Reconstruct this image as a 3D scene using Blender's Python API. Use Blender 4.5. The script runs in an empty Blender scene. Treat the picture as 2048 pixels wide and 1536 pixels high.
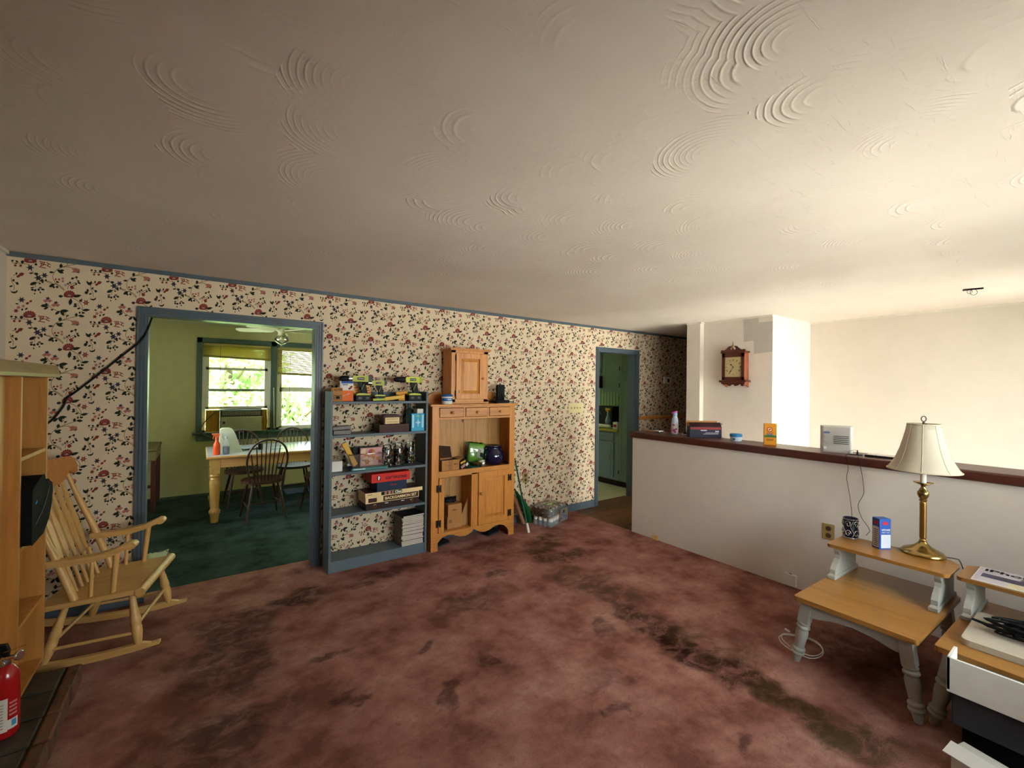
import bpy, math, random, bmesh
from mathutils import Matrix, Vector
import numpy as np
random.seed(7)
SC = bpy.context.scene
COL = SC.collection
PI = math.pi
R = math.radians
V = Vector

# ------------------------------------------------------------------ camera
cam_d = bpy.data.cameras.new('camera'); cam = bpy.data.objects.new('camera', cam_d); COL.objects.link(cam)
cam_d.sensor_width = 36.0; cam_d.lens = 871.66 / 2048 * 36.0; cam_d.clip_start = 0.02; cam_d.clip_end = 200
YAW, PITCH, ROLL, HCAM = 0.6186, 0.0050, 0.0121, 1.5667
_f = V((math.sin(YAW) * math.cos(PITCH), math.cos(YAW) * math.cos(PITCH), math.sin(PITCH)))
_r = V((math.cos(YAW), -math.sin(YAW), 0)); _u = _r.cross(_f)
_r2 = _r * math.cos(ROLL) + _u * math.sin(ROLL); _u2 = _u * math.cos(ROLL) - _r * math.sin(ROLL)
cam.matrix_world = Matrix(((_r2.x, _u2.x, -_f.x, 0), (_r2.y, _u2.y, -_f.y, 0), (_r2.z, _u2.z, -_f.z, HCAM), (0, 0, 0, 1)))
SC.camera = cam

# ------------------------------------------------------------------ light
SC.view_settings.view_transform = 'Standard'
SC.view_settings.look = 'None'
SC.view_settings.gamma = 1.0
SC.view_settings.use_curve_mapping = False
SC.view_settings.exposure = 0.95
SC.cycles.use_denoising = True
SC.cycles.max_bounces = 14; SC.cycles.diffuse_bounces = 8; SC.cycles.transparent_max_bounces = 16
SC.cycles.sample_clamp_indirect = 12.0
SC.cycles.caustics_reflective = False; SC.cycles.caustics_refractive = False
W = bpy.data.worlds.new('daylight'); SC.world = W; W.use_nodes = True
_nt = W.node_tree; _nt.nodes.clear()
_o = _nt.nodes.new('ShaderNodeOutputWorld'); _b = _nt.nodes.new('ShaderNodeBackground')
_tc = _nt.nodes.new('ShaderNodeTexCoord'); _sx = _nt.nodes.new('ShaderNodeSeparateXYZ'); _cr = _nt.nodes.new('ShaderNodeValToRGB')
_nt.links.new(_tc.outputs['Generated'], _sx.inputs[0]); _nt.links.new(_sx.outputs['Z'], _cr.inputs[0])
_cr.color_ramp.elements[0].position = 0.0; _cr.color_ramp.elements[0].color = (1.0, 0.97, 0.92, 1)
_cr.color_ramp.elements[1].position = 0.5; _cr.color_ramp.elements[1].color = (0.86, 0.93, 1.0, 1)
_nt.links.new(_cr.outputs[0], _b.inputs[0]); _b.inputs[1].default_value = 9.0
_nt.links.new(_b.outputs[0], _o.inputs[0])
sun_d = bpy.data.lights.new('sun', 'SUN'); sun_d.energy = 50.0; sun_d.angle = R(1.0); sun_d.color = (1.0, 0.96, 0.91)
sun = bpy.data.objects.new('sun', sun_d); COL.objects.link(sun)
sun.rotation_euler = V((0.25, 1.0, -2.05)).to_track_quat('-Z', 'Y').to_euler()
def portal(x, y, z, sx, sz, ry):
    d = bpy.data.lights.new('window_daylight', 'AREA'); d.shape = 'RECTANGLE'; d.size = sx; d.size_y = sz
    d.cycles.is_portal = True
    o = bpy.data.objects.new('window_daylight', d); COL.objects.link(o); o.location = (x, y, z)
    o.rotation_euler = (R(90) * ry, 0, 0) if ry else (0, R(-90), 0)   # +1 shines toward +y, -1 toward -y, 0 toward +x
portal(2.35, -1.10, 1.42, 2.3, 1.44, 1)
portal(4.9, -1.10, 0.35, 1.65, 3.3, 1)
portal(0.43, 7.72, 1.66, 0.80, 1.0, -1)
portal(1.27, 7.72, 1.50, 0.68, 1.27, -1)
portal(4.6, 7.83, 1.55, 0.95, 0.85, -1)
portal(2.36, 7.72, 1.12, 1.0, 2.0, -1)  # portal at the added dining glass door
portal(-1.12, 5.6, 1.5, 1.2, 1.6, 0)  # portal at the added left dining window

# ------------------------------------------------------------------ helpers
def lin(h):
    h = h.lstrip('#'); c = [int(h[i:i + 2], 16) / 255 for i in (0, 2, 4)]
    return tuple((x / 12.92 if x <= 0.04045 else ((x + 0.055) / 1.055) ** 2.4) for x in c) + (1.0,)
class NT:
    def __init__(s, name):
        s.m = bpy.data.materials.new(name); s.m.use_nodes = True; s.t = s.m.node_tree
        s.b = s.t.nodes['Principled BSDF']; s.out = s.t.nodes['Material Output']
    def n(s, typ, **kw):
        x = s.t.nodes.new(typ)
        for k, v in kw.items():
            if k.startswith('i_'):
                x.inputs[k[2:].replace('_', ' ')].default_value = v
            else: setattr(x, k, v)
        return x
    def l(s, a, b): s.t.links.new(a, b)
    def ramp(s, fac, stops, interp='LINEAR'):
        r = s.n('ShaderNodeValToRGB'); e = r.color_ramp.elements; r.color_ramp.interpolation = interp
        while len(e) < len(stops): e.new(0.5)
        for el, (p, c) in zip(e, stops): el.position = p; el.color = c if len(c) == 4 else tuple(c) + (1,)
        s.l(fac, r.inputs[0]); return r.outputs[0]
    def coords(s, scale=(1, 1, 1), rot=(0, 0, 0), loc=(0, 0, 0), kind='Object'):
        tc = s.n('ShaderNodeTexCoord'); mp = s.n('ShaderNodeMapping')
        s.l(tc.outputs[kind], mp.inputs[0]); mp.inputs['Scale'].default_value = scale
        mp.inputs['Rotation'].default_value = rot; mp.inputs['Location'].default_value = loc
        return mp.outputs[0]
    def noise(s, vec, scale, detail=4, rough=.55, dist=0):
        x = s.n('ShaderNodeTexNoise'); s.l(vec, x.inputs['Vector']); x.inputs['Scale'].default_value = scale
        x.inputs['Detail'].default_value = detail; x.inputs['Roughness'].default_value = rough; x.inputs['Distortion'].default_value = dist
        return x.outputs['Fac']
    def mix(s, fac, a, b, bt='MIX'):
        x = s.n('ShaderNodeMix', data_type='RGBA', blend_type=bt)
        for sock, v in ((0, fac), (6, a), (7, b)):
            if hasattr(v, 'is_linked'): s.l(v, x.inputs[sock])
            else: x.inputs[sock].default_value = v
        return x.outputs[2]
    def math(s, op, a, b=0.0, c=None, clamp=False):
        x = s.n('ShaderNodeMath', operation=op, use_clamp=clamp)
        for i, v in enumerate((a, b) if c is None else (a, b, c)):
            if hasattr(v, 'is_linked'): s.l(v, x.inputs[i])
            else: x.inputs[i].default_value = v
        return x.outputs[0]
    def bump(s, h, strength, dist=0.01):
        x = s.n('ShaderNodeBump'); x.inputs['Strength'].default_value = strength; x.inputs['Distance'].default_value = dist
        s.l(h, x.inputs['Height']); s.l(x.outputs[0], s.b.inputs['Normal'])
def flat(name, h, rough=.55, metal=0.0, bump=0.0, bscale=200, var=0.06, spec=None, emit=None, coat=0):
    t = NT(name); c = lin(h)
    vec = t.coords()
    n = t.noise(vec, 9.0, 3)
    lo = tuple(x * (1 - var) for x in c[:3]) + (1,); hi = tuple(min(1, x * (1 + var)) for x in c[:3]) + (1,)
    t.l(t.ramp(n, [(0.3, lo), (0.7, hi)]), t.b.inputs['Base Color'])
    t.b.inputs['Roughness'].default_value = rough; t.b.inputs['Metallic'].default_value = metal
    t.b.inputs['Specular IOR Level'].default_value = spec if spec is not None else (.5 if metal or rough < .3 else .28 if rough < .45 else .2)
    if coat: t.b.inputs['Coat Weight'].default_value = coat
    if bump: t.bump(t.noise(vec, bscale, 3), bump, 0.002)
    return t.m
def wood(name, c1, c2, axis='z', scale=1.0, rough=.42, knots=False, dark=None, bump=.1):
    t = NT(name); st = {'x': (1.2, 16, 16), 'y': (16, 1.2, 16), 'z': (16, 16, 1.2)}[axis]
    vec = t.coords(tuple(a * scale for a in st))
    n = t.noise(vec, 1.0, 6, .6, 1.2)
    n2 = t.noise(t.coords(tuple(a * scale * 5 for a in st)), 1.0, 4, .6, .3)
    f = t.math('ADD', t.math('MULTIPLY', n, .72), t.math('MULTIPLY', n2, .28))
    col = t.ramp(f, [(0.34, lin(c1)), (0.52, lin(c2)), (0.66, lin(c1))])
    if knots:
        k = t.n('ShaderNodeTexVoronoi'); kv = t.coords({'x': (3, 7, 7), 'y': (7, 3, 7), 'z': (6.5, 6.5, 3.4)}[axis]); t.l(kv, k.inputs['Vector'])
        k.inputs['Scale'].default_value = 1.0
        kf = t.ramp(k.outputs['Distance'], [(0.055, (1, 1, 1)), (0.10, (0, 0, 0))])
        col = t.mix(kf, col, lin(dark or '#5a2a10'))
    t.l(col, t.b.inputs['Base Color']); t.b.inputs['Roughness'].default_value = rough
    t.bump(n2, bump, 0.002)
    return t.m
def glassy(name, tint=(0.92, 0.96, 0.95, 1), refl=.12, rough=.03):
    t = NT(name); t.t.nodes.remove(t.b)
    tr = t.n('ShaderNodeBsdfTransparent'); tr.inputs[0].default_value = tint
    gl = t.n('ShaderNodeBsdfGlossy'); gl.inputs[0].default_value = (1, 1, 1, 1); gl.inputs['Roughness'].default_value = rough
    fr = t.n('ShaderNodeFresnel'); fr.inputs[0].default_value = 1.45
    mx = t.n('ShaderNodeMixShader'); f = t.math('ADD', fr.outputs[0], refl, clamp=True)
    t.l(f, mx.inputs[0]); t.l(tr.outputs[0], mx.inputs[1]); t.l(gl.outputs[0], mx.inputs[2]); t.l(mx.outputs[0], t.out.inputs[0])
    return t.m

class MB:
    def __init__(s): s.v = []; s.f = []; s.mi = []; s.sm = []; s.M = None; s.cur = 0
    def add(s, vs, fs, smooth=False, m=None):
        o = len(s.v); s.v += [V(p) for p in vs]
        for f in fs: s.f.append([o + i for i in f]); s.mi.append(s.cur if m is None else m); s.sm.append(smooth)
        return s
    def box(s, x0, x1, y0, y1, z0, z1, m=None, rz=0, about=None):
        if x0 > x1: x0, x1 = x1, x0
        if y0 > y1: y0, y1 = y1, y0
        if z0 > z1: z0, z1 = z1, z0
        vs = [V((x, y, z)) for z in (z0, z1) for y in (y0, y1) for x in (x0, x1)]
        if rz:
            c = V(about or ((x0 + x1) / 2, (y0 + y1) / 2, 0)); M = Matrix.Translation(c) @ Matrix.Rotation(rz, 4, 'Z') @ Matrix.Translation(-c)
            vs = [M @ p for p in vs]
        return s.add(vs, [(0, 2, 3, 1), (4, 5, 7, 6), (0, 1, 5, 4), (2, 6, 7, 3), (0, 4, 6, 2), (1, 3, 7, 5)], m=m)
    def obox(s, c, ax, ay, az, m=None):   # centre and three half-axis vectors
        c, ax, ay, az = V(c), V(ax), V(ay), V(az)
        vs = [c + ax * i + ay * j + az * k for k in (-1, 1) for j in (-1, 1) for i in (-1, 1)]
        fs = [(0, 2, 3, 1), (4, 5, 7, 6), (0, 1, 5, 4), (2, 6, 7, 3), (0, 4, 6, 2), (1, 3, 7, 5)]
        if ax.cross(ay).dot(az) < 0: fs = [tuple(reversed(f)) for f in fs]
        return s.add(vs, fs, m=m)
    def bar(s, a, b, w, h, up=(0, 0, 1), m=None):
        a, b = V(a), V(b); d = (b - a); L = d.length; d.normalize(); sd = d.cross(V(up)).normalized(); u = sd.cross(d)
        return s.obox((a + b) / 2, d * L / 2, sd * w / 2, u * h / 2, m=m)
    def tube(s, pts, r, seg=10, m=None, closed=False, caps=True, flat=1.0):
        pts = [V(p) for p in pts]; n = len(pts)
        rs = list(r) if isinstance(r, (list, tuple)) else [r] * n
        d0 = (pts[1] - pts[0]).normalized(); ref = V((0, 0, 1)) if abs(d0.z) < .9 else V((1, 0, 0))
        nx = d0.cross(ref).normalized(); vs = []
        for i in range(n):
            if closed: d = (pts[(i + 1) % n] - pts[i - 1]).normalized()
            else: d = (pts[min(i + 1, n - 1)] - pts[max(i - 1, 0)]).normalized()
            nx = (nx - d * nx.dot(d)).normalized(); ny = d.cross(nx)
            for k in range(seg):
                a = 2 * PI * k / seg; vs.append(pts[i] + (nx * math.cos(a) + ny * math.sin(a) * flat) * rs[i])
        fs = []
        for i in range(n if closed else n - 1):
            j = (i + 1) % n
            for k in range(seg):
                l = (k + 1) % seg; fs.append((i * seg + k, i * seg + l, j * seg + l, j * seg + k))
        s.add(vs, fs, True, m)
        if caps and not closed:
            s.add(vs[:seg], [tuple(reversed(range(seg)))], False, m); s.add(vs[-seg:], [tuple(range(seg))], False, m)
        return s
    def lathe(s, prof, c=(0, 0, 0), seg=24, axis=(0, 0, 1), sx=1.0, sy=1.0, m=None, smooth=True, caps=True, xdir=None):
        ax = V(axis).normalized(); c = V(c)
        if xdir is None: e1 = V((1, 0, 0)) if abs(ax.x) < .9 else V((0, 1, 0))
        else: e1 = V(xdir)
        e1 = (e1 - ax * e1.dot(ax)).normalized(); e2 = ax.cross(e1); vs = []
        for r, h in prof:
            for k in range(seg):
                a = 2 * PI * k / seg; vs.append(c + ax * h + (e1 * math.cos(a) * sx + e2 * math.sin(a) * sy) * r)
        fs = []
        for i in range(len(prof) - 1):
            for k in range(seg):
                l = (k + 1) % seg; fs.append((i * seg + k, i * seg + l, (i + 1) * seg + l, (i + 1) * seg + k))
        s.add(vs, fs, smooth, m)
        if caps:
            if prof[0][0] > 1e-5: s.add(vs[:seg], [tuple(reversed(range(seg)))], False, m)
            if prof[-1][0] > 1e-5: s.add(vs[-seg:], [tuple(range(seg))], False, m)
        return s
    def prism(s, poly, o, eu, ev, en, t, m=None, smooth=False):   # poly in (u,v) extruded along en by t
        o, eu, ev, en = V(o), V(eu), V(ev), V(en); n = len(poly)
        a = [o + eu * p[0] + ev * p[1] for p in poly]; b = [p + en * t for p in a]
        area = sum(poly[i][0] * poly[(i + 1) % n][1] - poly[(i + 1) % n][0] * poly[i][1] for i in range(n))
        flip = (area > 0) == (eu.cross(ev).dot(en) * t > 0)
        fs = [tuple(range(n)), tuple(range(2 * n - 1, n - 1, -1))]
        if flip: fs = [tuple(reversed(f)) for f in fs]
        s.add(a + b, fs, False, m)
        q = [(i, i + n, (i + 1) % n + n, (i + 1) % n) for i in range(n)]
        if flip: q = [tuple(reversed(f)) for f in q]
        q = [tuple(reversed(f)) for f in q]
        return s.add(a + b, q, smooth, m)
    def sphere(s, c, r, seg=12, rings=8, sx=1, sy=1, sz=1, m=None):
        prof = [(max(1e-6, r * math.sin(PI * i / rings)), -r * math.cos(PI * i / rings) * sz) for i in range(rings + 1)]
        return s.lathe(prof, c, seg, sx=sx, sy=sy, m=m, caps=False)
    def xf(s, M): s.v = [M @ p for p in s.v]; return s
    def build(s, name, mats, parent=None, bevel=0, local=False, bseg=2, fix=False):
        me = bpy.data.meshes.new(name)
        vs = s.v
        if parent is not None and not local:
            Mi = wm(parent).inverted(); vs = [Mi @ p for p in vs]
        me.from_pydata([tuple(p) for p in vs], [], s.f)
        if not isinstance(mats, (list, tuple)): mats = [mats]
        for m in mats: me.materials.append(m)
        me.polygons.foreach_set('material_index', [min(i, len(mats) - 1) for i in s.mi]); me.polygons.foreach_set('use_smooth', s.sm)
        me.update()
        if fix:
            bm = bmesh.new(); bm.from_mesh(me); bmesh.ops.recalc_face_normals(bm, faces=bm.faces); bm.to_mesh(me); bm.free()
        o = bpy.data.objects.new(name, me); COL.objects.link(o)
        if parent is not None: o.parent = parent
        if bevel:
            b = o.modifiers.new('edge', 'BEVEL'); b.width = bevel; b.segments = bseg; b.limit_method = 'ANGLE'; b.angle_limit = R(40)
        return o
def wm(o):
    M = Matrix.LocRotScale(o.location, o.rotation_euler, o.scale)
    return wm(o.parent) @ M if o.parent else M
def tag(o, label, cat, group=None, kind=None):
    if label: o['label'] = label
    if cat: o['category'] = cat
    if group: o['group'] = group
    if kind: o['kind'] = kind
    return o
def thing(name, label, cat, loc=(0, 0, 0), rz=0, group=None, rot=None):
    o = bpy.data.objects.new(name, None); COL.objects.link(o); o.empty_display_size = .05
    o.location = loc; o.rotation_euler = rot or (0, 0, rz)
    return tag(o, label, cat, group)
def struct(name, mb, mats, bevel=0, parent=None):
    o = mb.build(name, mats, parent, bevel); o['kind'] = 'structure'; return o
def dup(root, loc=None, rz=None, label=None, group=None, rot=None, parent=None):
    c = root.copy(); COL.objects.link(c)
    if loc is not None: c.location = loc
    if rz is not None: c.rotation_euler = (0, 0, rz)
    if rot is not None: c.rotation_euler = rot
    if label: c['label'] = label
    if group: c['group'] = group
    if parent is not None: c.parent = parent
    for ch in list(root.children): dup(ch, parent=c)
    return c
def single(name, mb, mats, label, cat, group=None, bevel=0, loc=None, kind=None, rz=0):
    """a thing that is one mesh; its origin sits at its base"""
    lo = V((sum(p.x for p in mb.v) / len(mb.v), sum(p.y for p in mb.v) / len(mb.v), min(p.z for p in mb.v))) if loc is None else V(loc)
    mb.v = [p - lo for p in mb.v]
    o = mb.build(name, mats, None, bevel); o.location = lo; o.rotation_euler = (0, 0, rz)
    return tag(o, label, cat, group, kind)
def letters(body, w, h, mat, parent, c, right, up, name='lettering', bold=0.0, local=False):
    cu = bpy.data.curves.new('t', 'FONT'); cu.body = body; cu.size = 1; cu.align_x = 'CENTER'; cu.align_y = 'CENTER'; cu.resolution_u = 3; cu.offset = bold
    to = bpy.data.objects.new('t', cu); COL.objects.link(to)
    bpy.context.view_layer.update()
    me = bpy.data.meshes.new_from_object(to.evaluated_get(bpy.context.evaluated_depsgraph_get()))
    bpy.data.objects.remove(to); bpy.data.curves.remove(cu)
    xs = [v.co.x for v in me.vertices]; ys = [v.co.y for v in me.vertices]
    cx, cy, dx, dy = (min(xs) + max(xs)) / 2, (min(ys) + max(ys)) / 2, max(xs) - min(xs), max(ys) - min(ys)
    right, up = V(right).normalized(), V(up).normalized(); nrm = right.cross(up); c = V(c)
    Mi = wm(parent).inverted() if (parent is not None and not local) else Matrix()
    for v in me.vertices:
        p = c + right * ((v.co.x - cx) / dx * w) + up * ((v.co.y - cy) / dy * h) + nrm * 0.0008
        v.co = Mi @ p
    me.name = name; me.materials.append(mat)
    o = bpy.data.objects.new(name, me); COL.objects.link(o); o.parent = parent
    return o
def decal(mb, c, right, up, w, h, m=0, off=0.0006):
    right, up, c = V(right).normalized(), V(up).normalized(), V(c); n = right.cross(up)
    c = c + n * off
    mb.add([c - right * w / 2 - up * h / 2, c + right * w / 2 - up * h / 2, c + right * w / 2 + up * h / 2, c - right * w / 2 + up * h / 2], [(0, 1, 2, 3)], m=m)
    return mb
def arc(c, r, a0, a1, n, eu=(1, 0, 0), ev=(0, 0, 1), ry=None):
    c, eu, ev = V(c), V(eu), V(ev); ry = r if ry is None else ry
    return [c + eu * r * math.cos(R(a0 + (a1 - a0) * i / n)) + ev * ry * math.sin(R(a0 + (a1 - a0) * i / n)) for i in range(n + 1)]
def smoothpts(P, k=6):
    P = [V(p) for p in P]; out = []
    for i in range(len(P) - 1):
        p0, p1, p2, p3 = P[max(i - 1, 0)], P[i], P[i + 1], P[min(i + 2, len(P) - 1)]
        for j in range(k):
            t = j / k
            out.append(0.5 * ((2 * p1) + (p2 - p0) * t + (2 * p0 - 5 * p1 + 4 * p2 - p3) * t * t + (3 * p1 - p0 - 3 * p2 + p3) * t ** 3))
    out.append(P[-1]); return out
# ------------------------------------------------------------------ materials
def carpet(name, base, dark, light, stains_shade):
    t = NT(name)
    pos = t.coords()
    warp = t.noise(pos, 3.2, 5, .62)
    warpv = t.n('ShaderNodeTexNoise'); t.l(pos, warpv.inputs['Vector']); warpv.inputs['Scale'].default_value = 4.5; warpv.inputs['Detail'].default_value = 5
    sub = t.n('ShaderNodeVectorMath', operation='SUBTRACT'); t.l(warpv.outputs['Color'], sub.inputs[0]); sub.inputs[1].default_value = (.5, .5, .5)
    scl = t.n('ShaderNodeVectorMath', operation='SCALE'); t.l(sub.outputs[0], scl.inputs[0]); scl.inputs['Scale'].default_value = 0.42
    add = t.n('ShaderNodeVectorMath', operation='ADD'); t.l(pos, add.inputs[0]); t.l(scl.outputs[0], add.inputs[1])
    col = t.ramp(warp, [(0.36, lin(dark)), (0.48, lin(base)), (0.66, lin(light))])
    fine = t.noise(t.coords((1, 1.6, 1), (0, 0, .5)), 11, 6, .7, .6)
    col = t.mix(t.ramp(fine, [(0.44, (0, 0, 0)), (0.66, (.32, .32, .32))]), col, lin(dark))
    smn = t.ramp(t.noise(t.coords((1, 1.4, 1)), 7.5, 7, .72, .8), [(.40, (.42, .42, .42)), (.56, (1.15, 1.15, 1.15))])
    col = t.mix(t.ramp(t.noise(pos, 26, 5, .7, .4), [(.56, (0, 0, 0)), (.72, (.6, .6, .6))]), col, lin(dark))
    for (x, y, rx, ry, rot, s, c) in stains_shade:
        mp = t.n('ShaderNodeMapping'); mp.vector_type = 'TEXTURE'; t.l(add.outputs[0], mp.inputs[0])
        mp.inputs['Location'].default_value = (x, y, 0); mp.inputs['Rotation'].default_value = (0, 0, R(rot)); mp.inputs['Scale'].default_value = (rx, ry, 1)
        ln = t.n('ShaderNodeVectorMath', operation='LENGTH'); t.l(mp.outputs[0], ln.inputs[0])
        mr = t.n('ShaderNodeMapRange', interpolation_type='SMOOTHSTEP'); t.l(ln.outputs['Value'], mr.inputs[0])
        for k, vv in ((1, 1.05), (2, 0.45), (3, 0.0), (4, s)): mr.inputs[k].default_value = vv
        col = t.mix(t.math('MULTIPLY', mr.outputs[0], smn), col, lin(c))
    pile = t.noise(pos, 420, 3, .7)
    pile2 = t.noise(pos, 130, 3, .7)
    pf = t.math('ADD', t.math('MULTIPLY', pile, .5), t.math('MULTIPLY', pile2, .5))
    col = t.mix(1.0, col, t.ramp(pf, [(0.3, (.66, .66, .66)), (0.7, (1.18, 1.18, 1.18))]), 'MULTIPLY')
    t.l(col, t.b.inputs['Base Color']); t.b.inputs['Roughness'].default_value = .95; t.b.inputs['Specular IOR Level'].default_value = .03
    t.bump(t.math('ADD', pf, t.math('MULTIPLY', warp, .8)), .9, .016)
    return t.m
BR, OL, DK = '#3d2214', '#544024', '#33170f'
STAINS_SHADE = [(2.75, 3.35, .50, .22, 20, .75, OL), (2.72, 3.02, .34, .20, -20, .65, BR), (2.55, 2.45, .26, .60, 8, .62, '#5c4530'), (2.43, 1.85, .16, .42, -4, .72, BR), (2.38, 1.52, .16, .30, 0, .85, DK),
          (2.55, 1.45, .22, .40, 8, .55, OL), (2.42, 1.15, .17, .36, 4, .75, BR), (2.40, .88, .19, .30, 0, .70, OL), (2.40, .68, .17, .20, 0, .60, '#54452e'),
          (.58, 3.52, .30, .17, -8, .72, '#3c2622'), (.20, 3.30, .32, .30, 0, .62, '#45302a'), (.15, 2.85, .30, .42, 20, .65, '#452f29'), (.0, 2.2, .35, .45, 0, .5, '#4d362e'),  # after the first blob: left-side shadow and pile tone put into the colour
          (1.62, 2.75, .45, .16, 10, .50, '#5d4032'), (2.16, 2.0, .10, .14, 0, .5, DK), (1.39, 2.14, .08, .10, 0, .6, DK), (1.04, 1.97, .12, .07, 30, .6, '#4a2c28'), (1.12, 2.44, .10, .06, 20, .6, '#4a2c28'),
          (1.70, 1.40, .07, .06, 0, .65, '#4a2c2c'), (1.96, .95, .07, .05, 0, .6, '#4a2c2c'), (.62, 2.22, .08, .05, 40, .6, '#452a26'), (.20, 2.32, .30, .20, 0, .5, '#4a322b'), (1.75, 1.62, .14, .08, 0, .45, '#5a3a36'),
          (1.25, 3.55, .42, .14, 0, .62, '#4a2a22'), (2.3, 3.62, .45, .15, 0, .55, '#4f2e26'), (3.2, .9, .35, .45, 0, .5, '#3a201c'), (.62, 2.62, .16, .06, 25, .55, '#452a26'), (2.05, 3.05, .12, .08, 0, .55, '#4a3228')]  # also darker areas under an end table and before bookcase and hutch
M_CARPET = carpet('mauve_carpet', '#b0786a', '#8a594c', '#cb9989', STAINS_SHADE)
M_GREEN = carpet('green_carpet', '#42524d', '#313e3a', '#52625d', [(1.0, 6.0, .5, .4, 0, .3, '#27342d')])
def ceiling_mat():
    t = NT('swirl_plaster'); pos = t.coords()
    t.l(t.ramp(t.noise(pos, 1.3, 4), [(.3, lin('#d0c4ba')), (.7, lin('#dacfc6'))]), t.b.inputs['Base Color'])
    t.b.inputs['Roughness'].default_value = .85; t.b.inputs['Specular IOR Level'].default_value = .2
    v = t.n('ShaderNodeTexVoronoi'); t.l(pos, v.inputs['Vector']); v.inputs['Scale'].default_value = 2.9; v.inputs['Randomness'].default_value = .55
    sub = t.n('ShaderNodeVectorMath', operation='SUBTRACT'); t.l(pos, sub.inputs[0]); t.l(v.outputs['Position'], sub.inputs[1]); sxyz = t.n('ShaderNodeSeparateXYZ'); t.l(sub.outputs[0], sxyz.inputs[0]); half = t.ramp(t.math('ADD', t.math('MULTIPLY', sxyz.outputs[0], -.8), t.math('MULTIPLY', sxyz.outputs[1], .6)), [(.0, (0, 0, 0)), (.05, (1, 1, 1))])
    n = t.noise(pos, 5, 2); d = t.math('ADD', v.outputs['Distance'], t.math('MULTIPLY', n, .03))
    ring = t.math('SINE', t.math('MULTIPLY', d, 130.0)); rn = t.noise(pos, 2.3, 2); 
    ring = t.math('MULTIPLY', t.math('POWER', t.math('MULTIPLY', t.math('ADD', ring, 1.0), .5), 4.0), t.math('MULTIPLY', half, t.ramp(rn, [(.42, (0, 0, 0)), (.62, (1, 1, 1))])))
    st = t.noise(t.coords((4, 26, 4), (0, 0, .5)), 1, 5, .7, 1.5)
    st = t.ramp(st, [(.60, (0, 0, 0)), (.75, (1, 1, 1))])
    h = t.math('ADD', t.math('MULTIPLY', ring, .5), t.math('MULTIPLY', st, .35))
    h = t.math('ADD', h, t.math('MULTIPLY', t.noise(pos, 40, 3), .35))
    t.bump(h, .55, .006)
    return t.m
M_CEIL = ceiling_mat()
M_WALL = flat('cream_wall_paint', '#d2c9bf', .75, bump=.12, bscale=90, var=.02)
M_PAPER = flat('wallpaper_ground', '#cfbda2', .8, bump=.05, bscale=150, var=.03)
M_DINWALL = flat('cream_wall_green_light', '#c2bd90', .8, bump=.15, bscale=60, var=.05)  # cream paint with green foliage light mixed into the colour
M_BLUE = flat('slate_blue_trim', '#525d66', .35, var=.05)
M_BLUED = flat('slate_blue_trim_dining', '#4d625a', .4, var=.05)
M_SHELF = flat('slate_blue_shelf', '#5c6870', .45, var=.06)
M_WHITE = flat('white_paint', '#d8d4c8', .45)
M_CAP = wood('dark_red_wood', '#3a1913', '#4c241b', 'y', 1, .35)
M_FLOORW = wood('hall_plank_floor', '#3d2616', '#6a4325', 'x', .35, .5)
M_PINE = wood('honey_pine', '#a8652a', '#c9873c', 'z', .8, .4, knots=True)
M_PINEH = wood('honey_pine_across', '#a4662a', '#c2833e', 'x', .8, .4)
M_PINE_IN = wood('pine_back_boards', '#9c6a34', '#b88a50', 'z', .8, .5, knots=True)
M_ROCK = wood('pale_maple', '#b98a4c', '#cda464', 'z', .7, .42)
M_ROCKX = wood('pale_maple_across', '#b98a4c', '#cda464', 'x', .7, .42)
M_ROCKD = wood('maple_crest', '#a8662c', '#bd7a3c', 'x', .7, .42)
M_OAK = wood('oak_table_top', '#7f5425', '#a07033', 'y', .6, .3)
M_FIRE = wood('fireplace_wood', '#a0682a', '#ba8240', 'z', .5, .45)
M_FIREX = wood('mantel_wood', '#7a5733', '#90693e', 'y', .5, .5)
M_DARKW = wood('dark_chair_wood', '#2a1710', '#412518', 'z', 1, .38)
M_TABLEW = wood('dining_pine', '#b98346', '#cc9a5c', 'x', .6, .35)
M_MAHOG = wood('clock_mahogany', '#3c150f', '#54231a', 'z', 1, .3)
M_MAHOG2 = wood('clock_side_wood', '#6e3520', '#8a4a2c', 'z', 1, .35)
M_GREY = flat('distressed_grey_paint', '#a3a9a6', .5, var=.05)
def distressed():
    t = NT('distressed_grey_blue'); p = t.coords()
    c = t.ramp(t.noise(p, 60, 3, .6), [(.70, lin('#a09f97')), (.75, lin('#5e4a3a'))])
    t.l(c, t.b.inputs['Base Color']); t.b.inputs['Roughness'].default_value = .5; return t.m
M_GREY = distressed()
M_BLACK = flat('black_plastic', '#101010', .55); M_BLACKR = flat('black_cloth', '#0e0e10', .9)
M_DGREY = flat('dark_grey_plastic', '#34353a', .45)
M_IRON = flat('black_iron', '#17100e', .5)
M_BRASS = flat('polished_brass', '#a88f58', .22, metal=1.0); M_CHROME = flat('chrome', '#c8c8c8', .2, metal=1.0)
M_LIME = flat('lime_plastic', '#a0a826', .4); M_GREYP = flat('grey_plastic', '#4a4f52', .5)
M_YEL = flat('yellow_plastic', '#d1a017', .4)
M_CARD = flat('cardboard', '#a87848', .85); M_CARDD = flat('cardboard_inside', '#3c2a20', .9)
M_PAPERW = flat('white_paper', '#dcd8d0', .7); M_INK = flat('black_ink', '#151515', .7); M_GLASS = glassy('window_glass', refl=-.02)
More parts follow.
